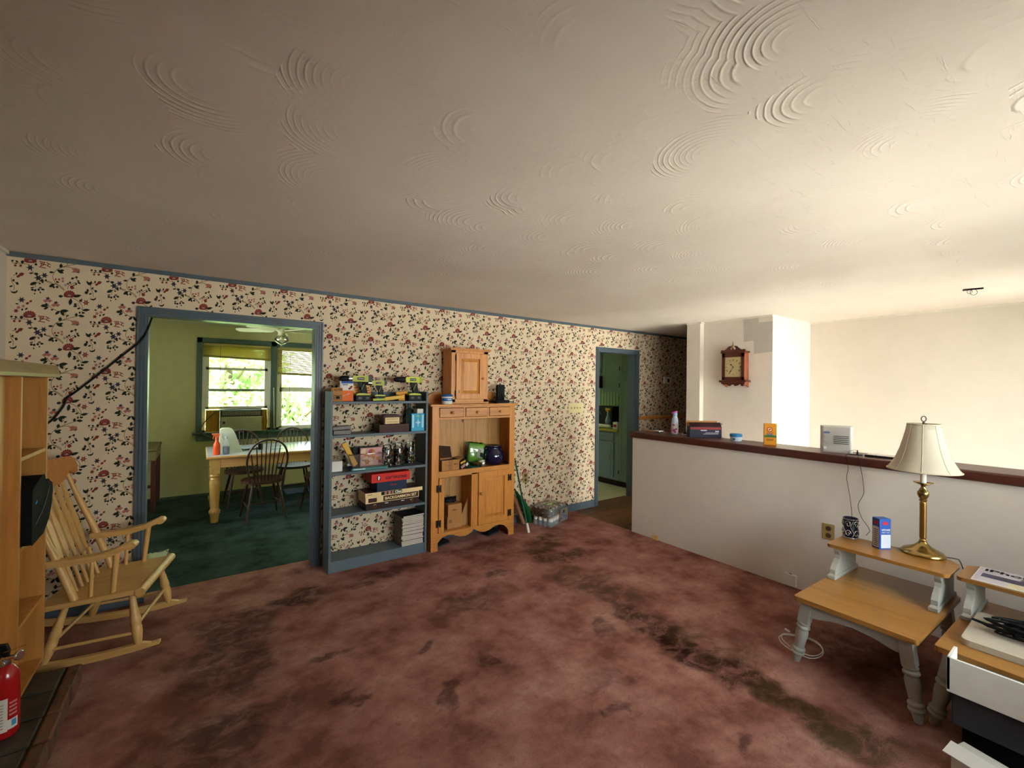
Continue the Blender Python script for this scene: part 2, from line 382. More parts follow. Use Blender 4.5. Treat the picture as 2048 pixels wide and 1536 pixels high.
def milky(name, h, f):
    t = NT(name); t.b.inputs['Base Color'].default_value = lin(h); t.b.inputs['Roughness'].default_value = .12
    tr = t.n('ShaderNodeBsdfTransparent'); tr.inputs[0].default_value = (.96, .97, .97, 1); mx = t.n('ShaderNodeMixShader'); mx.inputs[0].default_value = 1 - f
    t.l(t.b.outputs[0], mx.inputs[1]); t.l(tr.outputs[0], mx.inputs[2]); t.l(mx.outputs[0], t.out.inputs[0]); return t.m
M_CLEAR = glassy('clear_plastic', (.93, .94, .94, 1), .05, .12)
M_BOT = milky('bottle_plastic', '#c3c8ca', .30)
M_GOLD = flat('gold_print', '#d8b46a', .5); M_CREAMP = flat('cream_card', '#e0c795', .6); M_RED = flat('red_card', '#c52a22', .5); M_NAVY = flat('navy_card', '#1d2e42', .5)
M_BROWNB = flat('brown_box', '#3d1f1c', .5); M_OR = flat('orange_card', '#d9641e', .5); M_BLU = flat('blue_card', '#1f4f9e', .5); M_SKY = flat('sky_blue_card', '#3b9cc4', .5)
M_MAR = flat('marble_red', '#7a1f1c', .6)
# ------------------------------------------------------------------ setting
D = 4.04; H = 2.37
DT = 4.16      # far side of the wallpapered wall
m = MB(); m.box(-1.0, 3.852, -1.0, D, -.06, 0); m.box(-.316, .79, D, 4.205, -.06, 0); struct('floor', m, M_CARPET)
def plank():
    t = NT('plank_floor'); p = t.coords()
    b = t.n('ShaderNodeTexBrick'); t.l(t.coords((1, 1, 1)), b.inputs['Vector']); b.inputs['Scale'].default_value = 1; b.inputs['Brick Width'].default_value = .9; b.inputs['Row Height'].default_value = .13
    b.inputs['Mortar Size'].default_value = .002; b.inputs['Color1'].default_value = (.75, .75, .75, 1); b.inputs['Color2'].default_value = (1.1, 1.1, 1.1, 1); b.inputs['Mortar'].default_value = (.3, .3, .3, 1)
    n = t.noise(t.coords((2, 22, 2)), 1, 6, .65, 1.4)
    c = t.ramp(n, [(.35, lin('#33200f')), (.52, lin('#714824')), (.68, lin('#452a14'))])
    t.l(t.mix(1.0, c, b.outputs[0], 'MULTIPLY'), t.b.inputs['Base Color']); t.b.inputs['Roughness'].default_value = .45; return t.m
M_PLANK = plank()
m = MB(); m.box(3.852, 8.5, 3.11, D, -.06, -.004); m.box(4.29, 5.04, D, 4.205, -.06, -.004); m.box(3.84, 4.10, 3.05, 3.11, -.06, -.004); struct('floor', m, M_PLANK)
m = MB(); m.box(-1.0, 3.0, 4.205, 7.6, -.06, -.006); struct('floor', m, M_GREEN)
def vinyl():
    t = NT('kitchen_vinyl'); p = t.coords()
    v = t.n('ShaderNodeTexVoronoi'); t.l(p, v.inputs['Vector']); v.inputs['Scale'].default_value = 7; v.inputs['Randomness'].default_value = .3
    t.l(t.mix(t.ramp(v.outputs['Distance'], [(.10, (1, 1, 1)), (.16, (0, 0, 0))]), lin('#b5ae86'), lin('#5d5a3a')), t.b.inputs['Base Color']); t.b.inputs['Roughness'].default_value = .35; return t.m
m = MB(); m.box(3.1, 6.0, 4.205, 7.75, -.06, -.002); struct('floor', m, vinyl())
m = MB(); m.box(-1.1, 8.6, -1.0, D, H, H + .06); struct('ceiling', m, M_CEIL)
m = MB(); m.box(-1.1, 3.1, DT, 7.75, 2.38, 2.44); struct('ceiling', m, flat('dining_ceiling', '#d3d0b0', .8, bump=.4, bscale=30))
m = MB(); m.box(3.1, 6.1, DT, 7.9, 2.38, 2.44); struct('ceiling', m, M_WHITE)
# wallpapered wall with its two doorways
def wall_with(m, x0, x1, y0, y1, z0, z1, holes, axis='x'):
    """a wall slab along x (or y) with rectangular openings (a0,a1,b0,b1)"""
    cur = x0 if axis == 'x' else y0; end = x1 if axis == 'x' else y1
    def bx(a, b, c, d):
        if b - a < 1e-4 or d - c < 1e-4: return
        m.box(a, b, y0, y1, c, d) if axis == 'x' else m.box(x0, x1, a, b, c, d)
    for a0, a1, b0, b1 in sorted(holes):
        bx(cur, a0, z0, z1); bx(a0, a1, z0, b0); bx(a0, a1, b1, z1); cur = a1
    bx(cur, end, z0, z1)
m = MB(); wall_with(m, -1.0, 8.5, D, 4.10, -.05, H, [(-.33, .805, -.05, 2.05), (4.275, 5.055, -.05, 2.05)]); WB = struct('wall_back', m, M_PAPER)
m = MB(); wall_with(m, -1.0, 3.05, 4.10, DT, -.05, 2.38, [(-.33, .805, -.05, 2.05)]); struct('wall_dining_south', m, M_DINWALL)
M_KIT = flat('kitchen_green_paint', '#939a86', .5); 
m = MB(); wall_with(m, 3.05, 6.1, 4.10, DT, -.05, 2.38, [(4.275, 5.055, -.05, 2.05)]); struct('wall_kitchen_south', m, M_KIT)
m = MB(); wall_with(m, -1.1, -1.0, -1.1, 7.75, -.06, 2.44, [(4.8, 6.4, .9, 2.1)], 'y'); WL = struct('wall_left', m, [M_WALL])
m = MB(); wall_with(m, -1.0, -.99, DT, 7.55, 0, 2.38, [(4.8, 6.4, .9, 2.1)], 'y'); struct('wall_dining_left', m, M_DINWALL)
m = MB(); m.box(-1.07, -1.03, 4.8, 4.86, .9, 2.1); m.box(-1.07, -1.03, 6.34, 6.4, .9, 2.1); m.box(-1.07, -1.03, 4.8, 6.4, .9, .96); m.box(-1.07, -1.03, 4.8, 6.4, 2.04, 2.1); m.box(-1.06, -1.04, 5.575, 5.625, .9, 2.1); o = struct('window_3_added', m, M_WHITE)  # unseen window added to brighten the dining room
g = MB(); g.box(-1.053, -1.047, 4.81, 6.39, .91, 2.09); g.build('pane', M_GLASS, o, local=True)
m = MB(); wall_with(m, -1.1, 6.05, -1.12, -1.0, -2.7, 2.44, [(1.2, 3.5, .70, 2.14), (4.12, 5.70, -1.28, 2.0)]); struct('wall_front', m, M_WALL)
m = MB(); m.box(3.84, 4.10, -1.0, 3.11, -2.7, 1.026); struct('wall_half', m, M_WALL)
m = MB(); m.box(4.98, 5.94, 2.187, 3.15, -2.7, H); m.box(4.98, 8.5, 3.05, 3.15, -.05, H); m.box(4.90, 4.985, 2.975, 3.15, -.2, H); struct('wall_clock', m, M_WALL)
m = MB(); m.box(5.94, 6.04, -1.0, 2.2, -2.7, H); struct('wall_right', m, M_WALL)
m = MB(); m.box(8.5, 8.6, 3.0, 4.2, 0, H); struct('wall_hall_end', m, M_WALL)
m = MB(); m.box(3.0, 3.12, DT, 7.75, -.06, 2.40); struct('wall_dining_right', m, M_DINWALL)
m = MB(); wall_with(m, -1.0, 3.0, 7.55, 7.67, 0, 2.40, [(.00, .86, .86, 2.14), (.93, 1.65, .86, 2.14), (1.85, 2.87, .08, 2.14)]); struct('wall_dining_far', m, M_DINWALL)
m = MB(); wall_with(m, 3.12, 6.1, 7.70, 7.80, 0, 2.40, [(4.1, 5.1, 1.1, 2.0)]); struct('wall_kitchen_far', m, M_KIT)
def stripes():
    t = NT('striped_kitchen_paper'); p = t.coords()
    w = t.n('ShaderNodeTexWave'); t.l(p, w.inputs['Vector']); w.bands_direction = 'Y'; w.inputs['Scale'].default_value = 4.5
    v = t.n('ShaderNodeTexVoronoi'); t.l(p, v.inputs['Vector']); v.inputs['Scale'].default_value = 14; v.inputs['Randomness'].default_value = 0
    c = t.ramp(w.outputs[0], [(.35, lin('#8fa078')), (.5, lin('#4f6b4a'))])
    t.l(t.mix(t.ramp(v.outputs['Distance'], [(.15, (1, 1, 1)), (.25, (0, 0, 0))]), c, lin('#2d4030')), t.b.inputs['Base Color']); return t.m
m = MB(); m.box(5.95, 6.1, DT, 7.7, -.06, 2.38); struct('wall_kitchen_right', m, stripes())
# stairwell below the half wall
m = MB(); m.box(4.10, 5.94, -1.0, 1.0, -1.36, -1.30); struct('floor', m, flat('landing_tile', '#c9bda8', .6))
m = MB()
for i in range(6):
    m.box(4.106, 4.89, 1.0 + i * .3, 1.0 + (i + 1) * .3 + .02, -1.30 + i * .186 - .2, -1.30 + (i + 1) * .186)
t_ = single('staircase', m, M_FLOORW, 'wooden stair flight behind the half wall leading down to the entry', 'stairs', bevel=.005)
m = MB(); m.box(4.98, 5.94, 1.0, 2.19, -2.66, -2.60); struct('floor', m, flat('cellar_floor', '#6a5a4a', .8))
m = MB(); m.box(4.90, 4.98, 1.0, 3.15, -2.7, -.2); struct('wall_stair', m, M_WALL)
# trims
def casing(name, xa, xb, ztop, w, y=D, d=.02, mat=M_BLUE, xi=None):
    m = MB(); xia, xib = xa + w, xb - w
    for k, (a, b, dd) in enumerate([(0, .18, d), (.18, .34, d * .55), (.34, .50, d * .85), (.50, .66, d * .5), (.66, .82, d * .8), (.82, 1.0, d * .45)]):
        m.box(xa + w * a, xa + w * b, y - dd, y, 0, ztop - w * a); m.box(xb - w * b, xb - w * a, y - dd, y, 0, ztop - w * a)
        m.box(xa + w * b, xb - w * b, y - dd, y, ztop - w * b, ztop - w * a)
    return struct(name, m, mat)
casing('trim_1', -.3765, .852, 2.10, .062)
casing('trim_2', 4.226, 5.097, 2.10, .062, d=.018)
m = MB(); m.box(-.335, -.316, D - .002, DT + .01, 0, 2.04); m.box(.79, .81, D - .002, DT + .01, 0, 2.04); m.box(-.335, .81, D - .002, DT + .01, 2.04, 2.06); struct('trim_3', m, M_BLUE)
m = MB(); m.box(4.27, 4.29, D - .002, DT + .03, -.05, 2.04); m.box(5.04, 5.06, D - .002, DT + .03, -.05, 2.04); m.box(4.27, 5.06, D - .002, DT + .03, 2.04, 2.06); struct('trim_4', m, M_BLUE)
m = MB(); m.box(-1.0, 8.5, D - .018, D, H - .03, H); struct('trim_5', m, M_BLUE, bevel=.004)
m = MB(); m.box(-1.0, -.3765, D - .014, D, 0, .09); m.box(.852, 4.226, D - .014, D, 0, .09); m.box(5.097, 8.5, D - .014, D, 0, .09); struct('baseboard_back', m, M_BLUE, bevel=.004)
m = MB(); m.box(3.806, 4.145, -1.0, 3.128, 1.026, 1.09); struct('trim_6', m, M_CAP, bevel=.012)
m = MB(); m.box(4.97, 4.98, 2.187, 2.975, H - .018, H); m.box(4.892, 4.90, 2.967, 3.155, H - .018, H); m.box(5.93, 5.94, -1, 2.187, H - .018, H); m.box(4.892, 4.98, 2.962, 2.975, H - .018, H); struct('trim_7', m, M_WHITE)
m = MB(); m.box(-1.0, -.985, 2.0, D, H - .02, H); struct('trim_8', m, M_WALL)
# old paint patches beside the clock
m = MB(); cx = 4.9795
def ypoly(pts, mi): m.add([(cx, y, z) for y, z in pts], [tuple(range(len(pts)))], m=mi)
ypoly([(2.498, 2.352), (2.49, 2.097), (2.385, 2.105), (2.378, 1.955), (2.187, 1.972), (2.187, 2.30), (2.33, 2.30), (2.335, 2.352)][::-1], 0)
m.xf(Matrix.Translation((-.0008, 0, 0)))
o = struct('wall_paint_patch', m, flat('grey_test_paint', '#b3ada4', .8))
# entry door and front window
def pane_frame(name, x0, x1, y, z0, z1, mull, rails, fr=.06, mat=M_WHITE):
    m = MB(); m.box(x0, x0 + fr, y - .04, y + .04, z0, z1); m.box(x1 - fr, x1, y - .04, y + .04, z0, z1); m.box(x0, x1, y - .04, y + .04, z0, z0 + fr); m.box(x0, x1, y - .04, y + .04, z1 - fr, z1)
    for a in mull: m.box(a - .025, a + .025, y - .03, y + .03, z0, z1)
    for a in rails: m.box(x0, x1, y - .03, y + .03, a - .03, a + .03)
    o = struct(name, m, mat); g = MB(); g.box(x0 + .01, x1 - .01, y - .003, y + .003, z0 + .01, z1 - .01); p = g.build('pane', M_GLASS, o, local=True); return o
pane_frame('window_4', 1.2, 3.5, -1.06, .70, 2.14, [1.8, 2.9], [])
pane_frame('door_2_added', 1.85, 2.87, 7.61, .08, 2.14, [2.36], [])  # unseen glass door added to bring more daylight into the dining room
pane_frame('door_1', 4.12, 5.70, -1.06, -1.28, 2.0, [5.2], [.75])
# outside ground
m = MB(); m.box(-14, 18, -16, -1.13, -1.5, -1.38); struct('bounce_ground', m, flat('pale_bounce_concrete', '#cdc7bd', .9))  # unseen ground made pale to bounce daylight up to the ceiling
m = MB(); m.box(-40, 40, 7.9, 60, -1.6, -1.4); tag(m.build('lawn', flat('grass', '#8d9c62', .9)), 'green lawn seen outside the windows', 'lawn', kind='structure')
m = MB(); m.box(-2, 7, -2.05, -1.12, 2.42, 2.5); struct('eave_sun_block', m, M_WHITE)  # unseen eave added to keep direct sun off the visible carpet
# ------------------------------------------------------------------ wallpaper print (drawn in one repeat, then laid over the wall)
PM = {'red': flat('print_red', '#7d322b', .85), 'pink': flat('print_pink', '#a5685c', .85), 'navy': flat('print_navy', '#35323d', .85), 'leaf': flat('print_leaf', '#26291f', .85), 'stem': flat('print_stem', '#7a5f38', .85), 'grey': flat('print_grey', '#8f8a86', .85)}
PK = list(PM)
polys = []
def P(mat, pts): polys.append((PK.index(mat), pts))
def leaf(x, y, L, a, w, mat='leaf'):
    w *= 1.3; L *= 1.08
    ca, sa = math.cos(R(a)), math.sin(R(a))
    pr = [(-.5, 0), (-.25, .42), (.1, .5), (.5, 0), (.1, -.42), (-.25, -.4)]
    P(mat, [(x + u * L * ca + v * w * sa, y - u * L * sa + v * w * ca) for u, v in pr])
def star(x, y, r, mat='red', n=6, inner=.45, cen=None, sy=.85):
    r *= 1.1
    P(mat, [(x + (r if k % 2 == 0 else r * inner) * math.cos(PI * k / n), y + (r if k % 2 == 0 else r * inner) * math.sin(PI * k / n) * sy) for k in range(2 * n)])
    if cen: P(cen, [(x + r * .28 * math.cos(k * PI / 3), y + r * .28 * math.sin(k * PI / 3)) for k in range(6)])
def stem(pts, w=11, mat='stem'):
    pts = [V((a, b, 0)) for a, b in pts]; pts = smoothpts(pts, 3) if len(pts) > 2 else pts
    L = []; Rr = []
    for i, p in enumerate(pts):
        d = (pts[min(i + 1, len(pts) - 1)] - pts[max(i - 1, 0)]).normalized(); n = V((-d.y, d.x, 0)) * w / 2
        L.append(p + n); Rr.append(p - n)
    for i in range(len(pts) - 1): P(mat, [(q.x, q.y) for q in (L[i], L[i + 1], Rr[i + 1], Rr[i])])
def bigflower(x, y, w, h):
    n = 9; pts = []
    for k in range(2 * n + 1):
        a = PI * k / (2 * n); r = 1.0 if k % 2 == 0 else .80
        a2 = PI + .25 - (PI + .5) * k / (2 * n)
        pts.append((x + w / 2 * r * math.cos(a2), y + h * .18 - h * .75 * r * math.sin(a2)))
    pts += [(x + w * .22, y + h * .55), (x - w * .22, y + h * .55)]
    P('red', pts)
    for k in range(5):
        a = PI * (k + .5) / 5; P('pink', [(x + w * .17 * math.cos(a - .2), y + h * .12 - h * .26 * math.sin(a - .2)), (x + w * .36 * math.cos(a), y + h * .12 - h * .55 * math.sin(a)), (x + w * .17 * math.cos(a + .2), y + h * .12 - h * .26 * math.sin(a + .2))])
    P('grey', [(x + w * .15 * math.cos(PI * k / 5), y + h * .34 - h * .26 * math.sin(PI * k / 5)) for k in range(6)])
bigflower(1095, 265, 250, 128); bigflower(345, 655, 260, 128)
star(105, 590, 52); star(1425, 435, 70, cen='pink'); star(205, 380, 68, 'navy'); star(340, 815, 70, 'navy'); star(490, 1005, 78, 'navy'); star(605, 950, 66, 'navy'); star(1020, 95, 38, 'grey')
star(150, 525, 46, 'pink', 5); star(235, 500, 40, 'pink', 5); star(880, 1015, 30, 'red', 4); star(950, 995, 34, 'pink', 5); star(950, 1045, 34, 'pink', 5); leaf(815, 1015, 44, 60, 30, 'red')
for x, y in ((680, 395), (830, 478)):
    P('pink', [(x - 92, y), (x - 40, y - 26), (x + 40, y - 26), (x + 92, y), (x + 40, y + 40), (x, y + 18), (x - 40, y + 42)]); P('red', [(x - 50, y + 5), (x, y - 8), (x + 50, y + 5), (x, y + 20)]); star(x + 5, y - 42, 48, 'navy', 5, .5, sy=.7)
P('pink', [(1120, 800), (1190, 775), (1280, 800), (1290, 840), (1180, 870), (1120, 865), (1160, 830)]); P('red', [(1150, 815), (1240, 810), (1200, 850)]); star(1248, 852, 48, 'navy', 5, .4, sy=.7)
leaf(1150, 140, 92, -25, 60, 'red'); leaf(1185, 100, 40, 0, 22, 'red'); leaf(310, 445, 70, 20, 40, 'red'); leaf(368, 405, 60, 30, 34, 'red')
for a, b in (((500, 690), (620, 700)), ((520, 720), (640, 750)), ((500, 790), (630, 810)), ((560, 700), (530, 790)), ((600, 745), (540, 770)), ((640, 700), (720, 740)), ((650, 760), (720, 790)), ((690, 720), (650, 765)), ((615, 700), (580, 735))): stem([a, b], 16, 'red')
for q in ([(940, 775), (850, 820), (790, 880), (760, 960), (780, 1040), (830, 1110), (900, 1160), (980, 1225)], [(940, 775), (1030, 745), (1230, 700), (1300, 680)], [(940, 775), (1060, 765), (1160, 790)],
          [(1180, 355), (1270, 410), (1330, 470), (1360, 540), (1345, 620)], [(1265, 440), (1275, 490), (1345, 570)], [(690, 440), (720, 510), (860, 595), (930, 600), (1000, 640), (1038, 690), (1030, 745)],
          [(1520, 110), (1530, 190), (1570, 260), (1565, 330)], [(1530, 165), (1600, 200)], [(1550, 70), (1620, 55)], [(1060, 175), (1080, 110), (1130, 80), (1230, 40)], [(1225, 1020), (1225, 990), (1190, 965), (1140, 975)],
          [(590, 1060), (500, 1080), (440, 1130), (440, 1190)], [(600, 1050), (740, 1100), (830, 1110)], [(10, 740), (120, 745), (290, 750), (345, 775), (345, 830), (380, 890), (430, 940), (480, 970)], [(1180, 355), (1130, 330)], [(640, 10), (760, 45)], [(800, 0), (830, 60), (930, 120), (1000, 185)]):
    stem(q)
for q in ((1250, 305, 170, 8, 46), (1115, 415, 130, 80, 60), (1430, 575, 150, 4, 42), (625, 490, 145, 5, 50), (655, 535, 105, 30, 36), (1000, 592, 165, 2, 52), (868, 625, 115, 35, 44), (960, 640, 125, -50, 46), (915, 750, 80, 80, 56), (905, 862, 140, -25, 50), (935, 838, 90, 5, 34), (738, 883, 95, 2, 32),
          (1335, 690, 125, -8, 42), (1370, 630, 75, 0, 32), (1230, 665, 66, 75, 50), (1297, 625, 48, 60, 32), (400, 1115, 135, 25, 50), (745, 1135, 125, 30, 50), (1435, 240, 80, 5, 52), (1462, 198, 60, -50, 40), (1625, 215, 62, -35, 42), (1560, 155, 44, 10, 30), (1515, 265, 66, 15, 26),
          (930, 310, 90, 0, 44), (1215, 465, 62, 0, 34), (1215, 500, 80, 8, 32), (1280, 545, 62, 10, 30), (200, 712, 62, 70, 50), (445, 745, 50, 70, 44), (105, 710, 60, -30, 30), (25, 700, 50, 30, 34), (360, 920, 80, 5, 26), (455, 930, 80, 0, 44), (850, 1065, 70, -15, 30), (842, 1160, 52, 0, 38), (780, 1168, 48, 0, 34), (630, 1040, 40, 60, 30), (570, 1080, 44, 0, 34),
          (1140, 982, 60, 10, 34), (1220, 955, 52, 0, 34), (1255, 1025, 50, 0, 22), (1270, 1062, 72, -30, 32), (1210, 1085, 48, 0, 36), (1060, 685, 60, 20, 24), (765, 570, 60, 0, 24), (660, 458, 50, -20, 26), (215, 565, 48, 60, 32), (290, 550, 66, 35, 28), (125, 455, 66, -15, 22), (1610, 35, 44, 60, 30), (560, 1050, 60, 20, 50), (515, 1110, 44, 0, 26),
          (400, 185, 60, -10, 36), (450, 195, 52, 60, 40), (515, 185, 52, 0, 40), (590, 180, 74, -10, 32), (545, 235, 44, -50, 22), (440, 262, 36, -50, 22), (400, 145, 70, 10, 20), (545, 148, 66, 10, 22), (1090, 1065, 46, 40, 34), (90, 745, 40, 10, 24)): leaf(*q)
for x, y in ((75, 785), (170, 785)): leaf(x, y, 52, 20, 40, 'red')
leaf(1050, 1090, 44, 20, 34, 'red'); leaf(1320, 395, 66, 10, 46, 'navy'); leaf(1335, 375, 46, 50, 26, 'red'); leaf(1700, 50, 100, 15, 52, 'red'); leaf(1645, 85, 76, 20, 40, 'red')
P('leaf', [(1435, 10), (1480, 45), (1510, 40), (1540, 15), (1550, 60), (1520, 105), (1470, 95), (1440, 60)])
P('leaf', [(1500, 330), (1530, 362), (1590, 360), (1630, 330), (1625, 372), (1580, 395), (1520, 380)])
def px(u, v):
    s, t = u / 1920, v / 1536
    a = (-.984 + .462 * s, 2.192 + .070 * s); b = (-.978 + .463 * s, 1.692 + .021 * s)
    return a[0] + (b[0] - a[0]) * t, a[1] + (b[1] - a[1]) * t
def lay_print():
    tile = [(mi, [px(*q) for q in pts]) for mi, pts in polys]
    vs = []; fs = []; ms = []
    TX, TZ = .361, .3495
    holes = [(-.37, .845, 2.09), (4.23, 5.09, 2.09)]
    for ix in range(-2, 21):
        for iz in range(-7, 3):
            dx, dz = ix * TX, iz * TZ
            for k, (mi, pts) in enumerate(tile):
                q = [(a + dx, b + dz) for a, b in pts]
                x0, x1 = min(p[0] for p in q), max(p[0] for p in q); z0, z1 = min(p[1] for p in q), max(p[1] for p in q)
                if x0 < -.995 or x1 > 7.3 or z0 < .02 or z1 > H - .005: continue
                if any(x1 > a and x0 < b and z0 < c for a, b, c in holes): continue
                o = len(vs); yy = D - .0006 - (.0004 if PK[mi] in ('pink', 'grey') else 0) + (.0002 if PK[mi] == 'stem' else 0) - .00001 * (k % 9)
                vs += [(a, yy, b) for a, b in q]
                ar = sum(q[i][0] * q[(i + 1) % len(q)][1] - q[(i + 1) % len(q)][0] * q[i][1] for i in range(len(q)))
                f = list(range(o, o + len(q))); fs.append(f if ar > 0 else f[::-1]); ms.append(mi)
    me = bpy.data.meshes.new('wallpaper_pattern'); me.from_pydata(vs, [], fs)
    for k in PK: me.materials.append(PM[k])
    me.polygons.foreach_set('material_index', ms); me.update()
    o = bpy.data.objects.new('wallpaper_pattern', me); COL.objects.link(o); o.parent = WB; o['kind'] = 'stuff'
lay_print()
# ------------------------------------------------------------------ blue open bookcase
T = thing('open_bookcase', 'slate blue open bookcase without a back between doorway and pine hutch', 'bookcase', (1.30, 3.91, 0))
yf, yb = 3.79, 4.022
for x0 in (.865, 1.715):
    m = MB(); m.box(x0, x0 + .02, yf, yb, 0, 1.505); m.build('side_panel', M_SHELF, T, .002)
for z in (1.41, 1.13, .815, .463, .085):
    m = MB(); m.box(.885, 1.715, yf + .002, yb, z - .012, z + .01); m.build('shelf', M_SHELF, T, .002)
m = MB(); m.box(.885, 1.715, yf + .006, yf + .024, 0, .073); m.build('kick_board', M_SHELF, T, .002)
m = MB(); m.box(.885, 1.715, yb - .018, yb, 1.42, 1.50); m.build('back_rail', M_SHELF, T, .002)

# ------------------------------------------------------------------ pine hutch
T = thing('pine_hutch', 'honey pine hutch with three small drawers, open shelf and one panelled door', 'hutch', (2.24, 3.90, 0))
yf, yb, x0, x1 = 3.755, 4.022, 1.762, 2.716
m = MB(); m.box(x0, x0 + .02, yf + .02, yb, 0, 1.368); m.build('side_panel', M_PINE, T)
m = MB(); m.box(x1 - .02, x1, yf + .02, yb, 0, 1.368); m.build('side_panel', M_PINE, T)
for q_ in ((x0, 1.834, 0, 1.368), (2.650, x1, 0, 1.368), (2.195, 2.268, .165, .70)): m = MB(); m.box(q_[0], q_[1], yf, yf + .02, q_[2], q_[3]); m.build('face_stile', M_PINE, T, .0015)
for q_ in ((1.834, 2.650, .685, .745), (1.834, 2.65, 1.352, 1.368), (1.834, 2.65, 1.238, 1.258), (2.098, 2.116, 1.258, 1.352), (2.374, 2.392, 1.258, 1.352)): m = MB(); m.box(q_[0], q_[1], yf, yf + .02, q_[2], q_[3]); m.build('face_rail', M_PINEH, T, .0015)
ap = [(1.762, 0), (1.80, 0), (1.815, .05), (1.84, .085), (1.88, .118), (1.935, .132), (2.0, .125), (2.06, .098), (2.12, .088), (2.17, .098), (2.205, .118), (2.232, .140), (2.26, .118), (2.30, .098), (2.35, .088), (2.41, .098), (2.47, .125), (2.53, .132), (2.585, .118), (2.625, .085), (2.65, .05), (2.665, 0), (2.716, 0), (2.716, .165), (1.762, .165)]
m = MB(); m.prism(ap, (0, yf - .001, 0), (1, 0, 0), (0, 0, 1), (0, 1, 0), .02); m.build('scalloped_apron', M_PINEH, T)
m = MB()
for i in range(6):
    a = 1.782 + i * (.914 / 6); m.box(a + .001, a + .914 / 6 - .001, yb - .012, yb - .002, .15, 1.368)
m.build('back_panel', M_PINE_IN, T)
m = MB(); m.box(1.782, 2.696, yf + .02, yb - .012, .715, .735); m.build('shelf', M_PINEH, T)
m = MB(); m.box(1.782, 2.696, yf + .02, yb - .012, .15, .168); m.build('shelf', M_PINEH, T)
m = MB(); m.box(2.222, 2.24, yf + .02, yb - .012, .168, .715); m.build('divider', M_PINE, T)
m = MB(); m.box(1.734, 2.738, 3.727, yb, 1.368, 1.386); m.build('top_board', M_PINEH, T, .004)
m = MB(); m.prism([(1.80, 1.386), (2.68, 1.386), (2.68, 1.42), (2.64, 1.475), (2.58, 1.50), (1.90, 1.50), (1.84, 1.475), (1.80, 1.42)], (0, 4.0, 0), (1, 0, 0), (0, 0, 1), (0, 1, 0), .02); m.build('backsplash', M_PINEH, T, .002)
for a, b in ((1.834, 2.098), (2.116, 2.374), (2.392, 2.65)):
    m = MB(); m.box(a + .004, b - .004, yf - .006, yf + .2, 1.262, 1.348); d = m.build('drawer', M_PINEH, T, .003)
    m = MB(); m.lathe([(.006, 0), (.007, .01), (.013, .016), (.014, .022), (.008, .028), (.0, .029)], ((a + b) / 2, yf - .006, 1.305), 12, axis=(0, -1, 0)); m.build('knob', M_PINE, d)
def panel_door(m, a, b, z0, z1, y, w=.055):
    m.box(a, b, y + .002, y + .014, z0, z1)
    m.box(a, a + w, y - .012, y, z0, z1); m.box(b - w, b, y - .012, y, z0, z1); m.box(a + w, b - w, y - .012, y, z0, z0 + w); m.box(a + w, b - w, y - .012, y, z1 - w, z1)
    A_ = [(a + w + .004, z0 + w + .004), (b - w - .004, z0 + w + .004), (b - w - .004, z1 - w - .004), (a + w + .004, z1 - w - .004)]; B_ = [(a + w + .032, z0 + w + .032), (b - w - .032, z0 + w + .032), (b - w - .032, z1 - w - .032), (a + w + .032, z1 - w - .032)]
    m.add([(p, y + .0025, q) for p, q in A_] + [(p, y - .010, q) for p, q in B_], [(0, 1, 5, 4), (1, 2, 6, 5), (2, 3, 7, 6), (3, 0, 4, 7), (4, 5, 6, 7)])
m = MB(); panel_door(m, 2.272, 2.646, .170, .700, yf, .062); d = m.build('door', M_PINE, T, .002)
m = MB(); m.lathe([(.007, 0), (.008, .01), (.015, .016), (.016, .024), (.009, .031), (0, .032)], (2.297, yf - .012, .49), 12, axis=(0, -1, 0)); m.build('knob', M_PINE, d)
m = MB(); m.box(1.838, 1.892, yf - .010, yf + .012, .168, .684); d2 = m.build('door_strip', M_PINE, T, .002)
for p, x, z in ((d2, 1.836, .59), (d2, 1.836, .26), (d, 2.648, .61), (d, 2.648, .24)):
    m = MB(); y = yf - .013
    m.prism([(-.022, .034), (-.006, .034), (-.006, .016), (.006, .016), (.006, .034), (.022, .034), (.022, -.034), (.006, -.034), (.006, -.016), (-.006, -.016), (-.006, -.034), (-.022, -.034)], (x, y - .002, z), (1, 0, 0), (0, 0, 1), (0, 1, 0), .004); m.build('hinge', M_IRON, p)

# small wall cabinet standing on the hutch
T = thing('small_pine_cabinet', 'small honey pine cabinet with raised panel door standing on top of the hutch', 'cabinet', (2.21, 3.92, 1.386))
a, b, yc, z0, z1 = 1.985, 2.405, 3.81, 1.386, 1.925
m = MB(); m.box(a, b, yc + .012, 3.997, z0 + .001, z1); m.build('body', M_PINE, T, .002)
m = MB(); m.box(a - .0, a + .045, yc, yc + .012, z0, z1); m.box(b - .05, b, yc, yc + .012, z0, z1); m.box(a, b, yc, yc + .012, z1 - .035, z1); m.box(a, b, yc, yc + .012, z0, z0 + .045); m.build('face_frame', M_PINE, T, .001)
m = MB(); m.box(a - .025, b + .028, yc - .022, 4.022, z1, z1 + .012); m.box(a - .014, b + .016, yc - .012, 4.022, z1 - .012, z1 + .001); m.build('cornice', M_PINEH, T, .003); m = MB(); m.box(a - .01, b + .01, yc - .008, 3.997, z0 + .0005, z0 + .018); m.build('base_molding', M_PINEH, T, .003)
m = MB(); da, db = a + .047, b - .052; panel_door(m, da, db, z0 + .048, z1 - .038, yc - .002, .052); d = m.build('door', M_PINE, T, .002)
m = MB(); m.lathe([(.006, 0), (.007, .01), (.012, .015), (.013, .022), (.007, .028), (0, .029)], (db - .022, yc - .014, 1.64), 12, axis=(0, -1, 0)); m.build('knob', M_PINE, d)
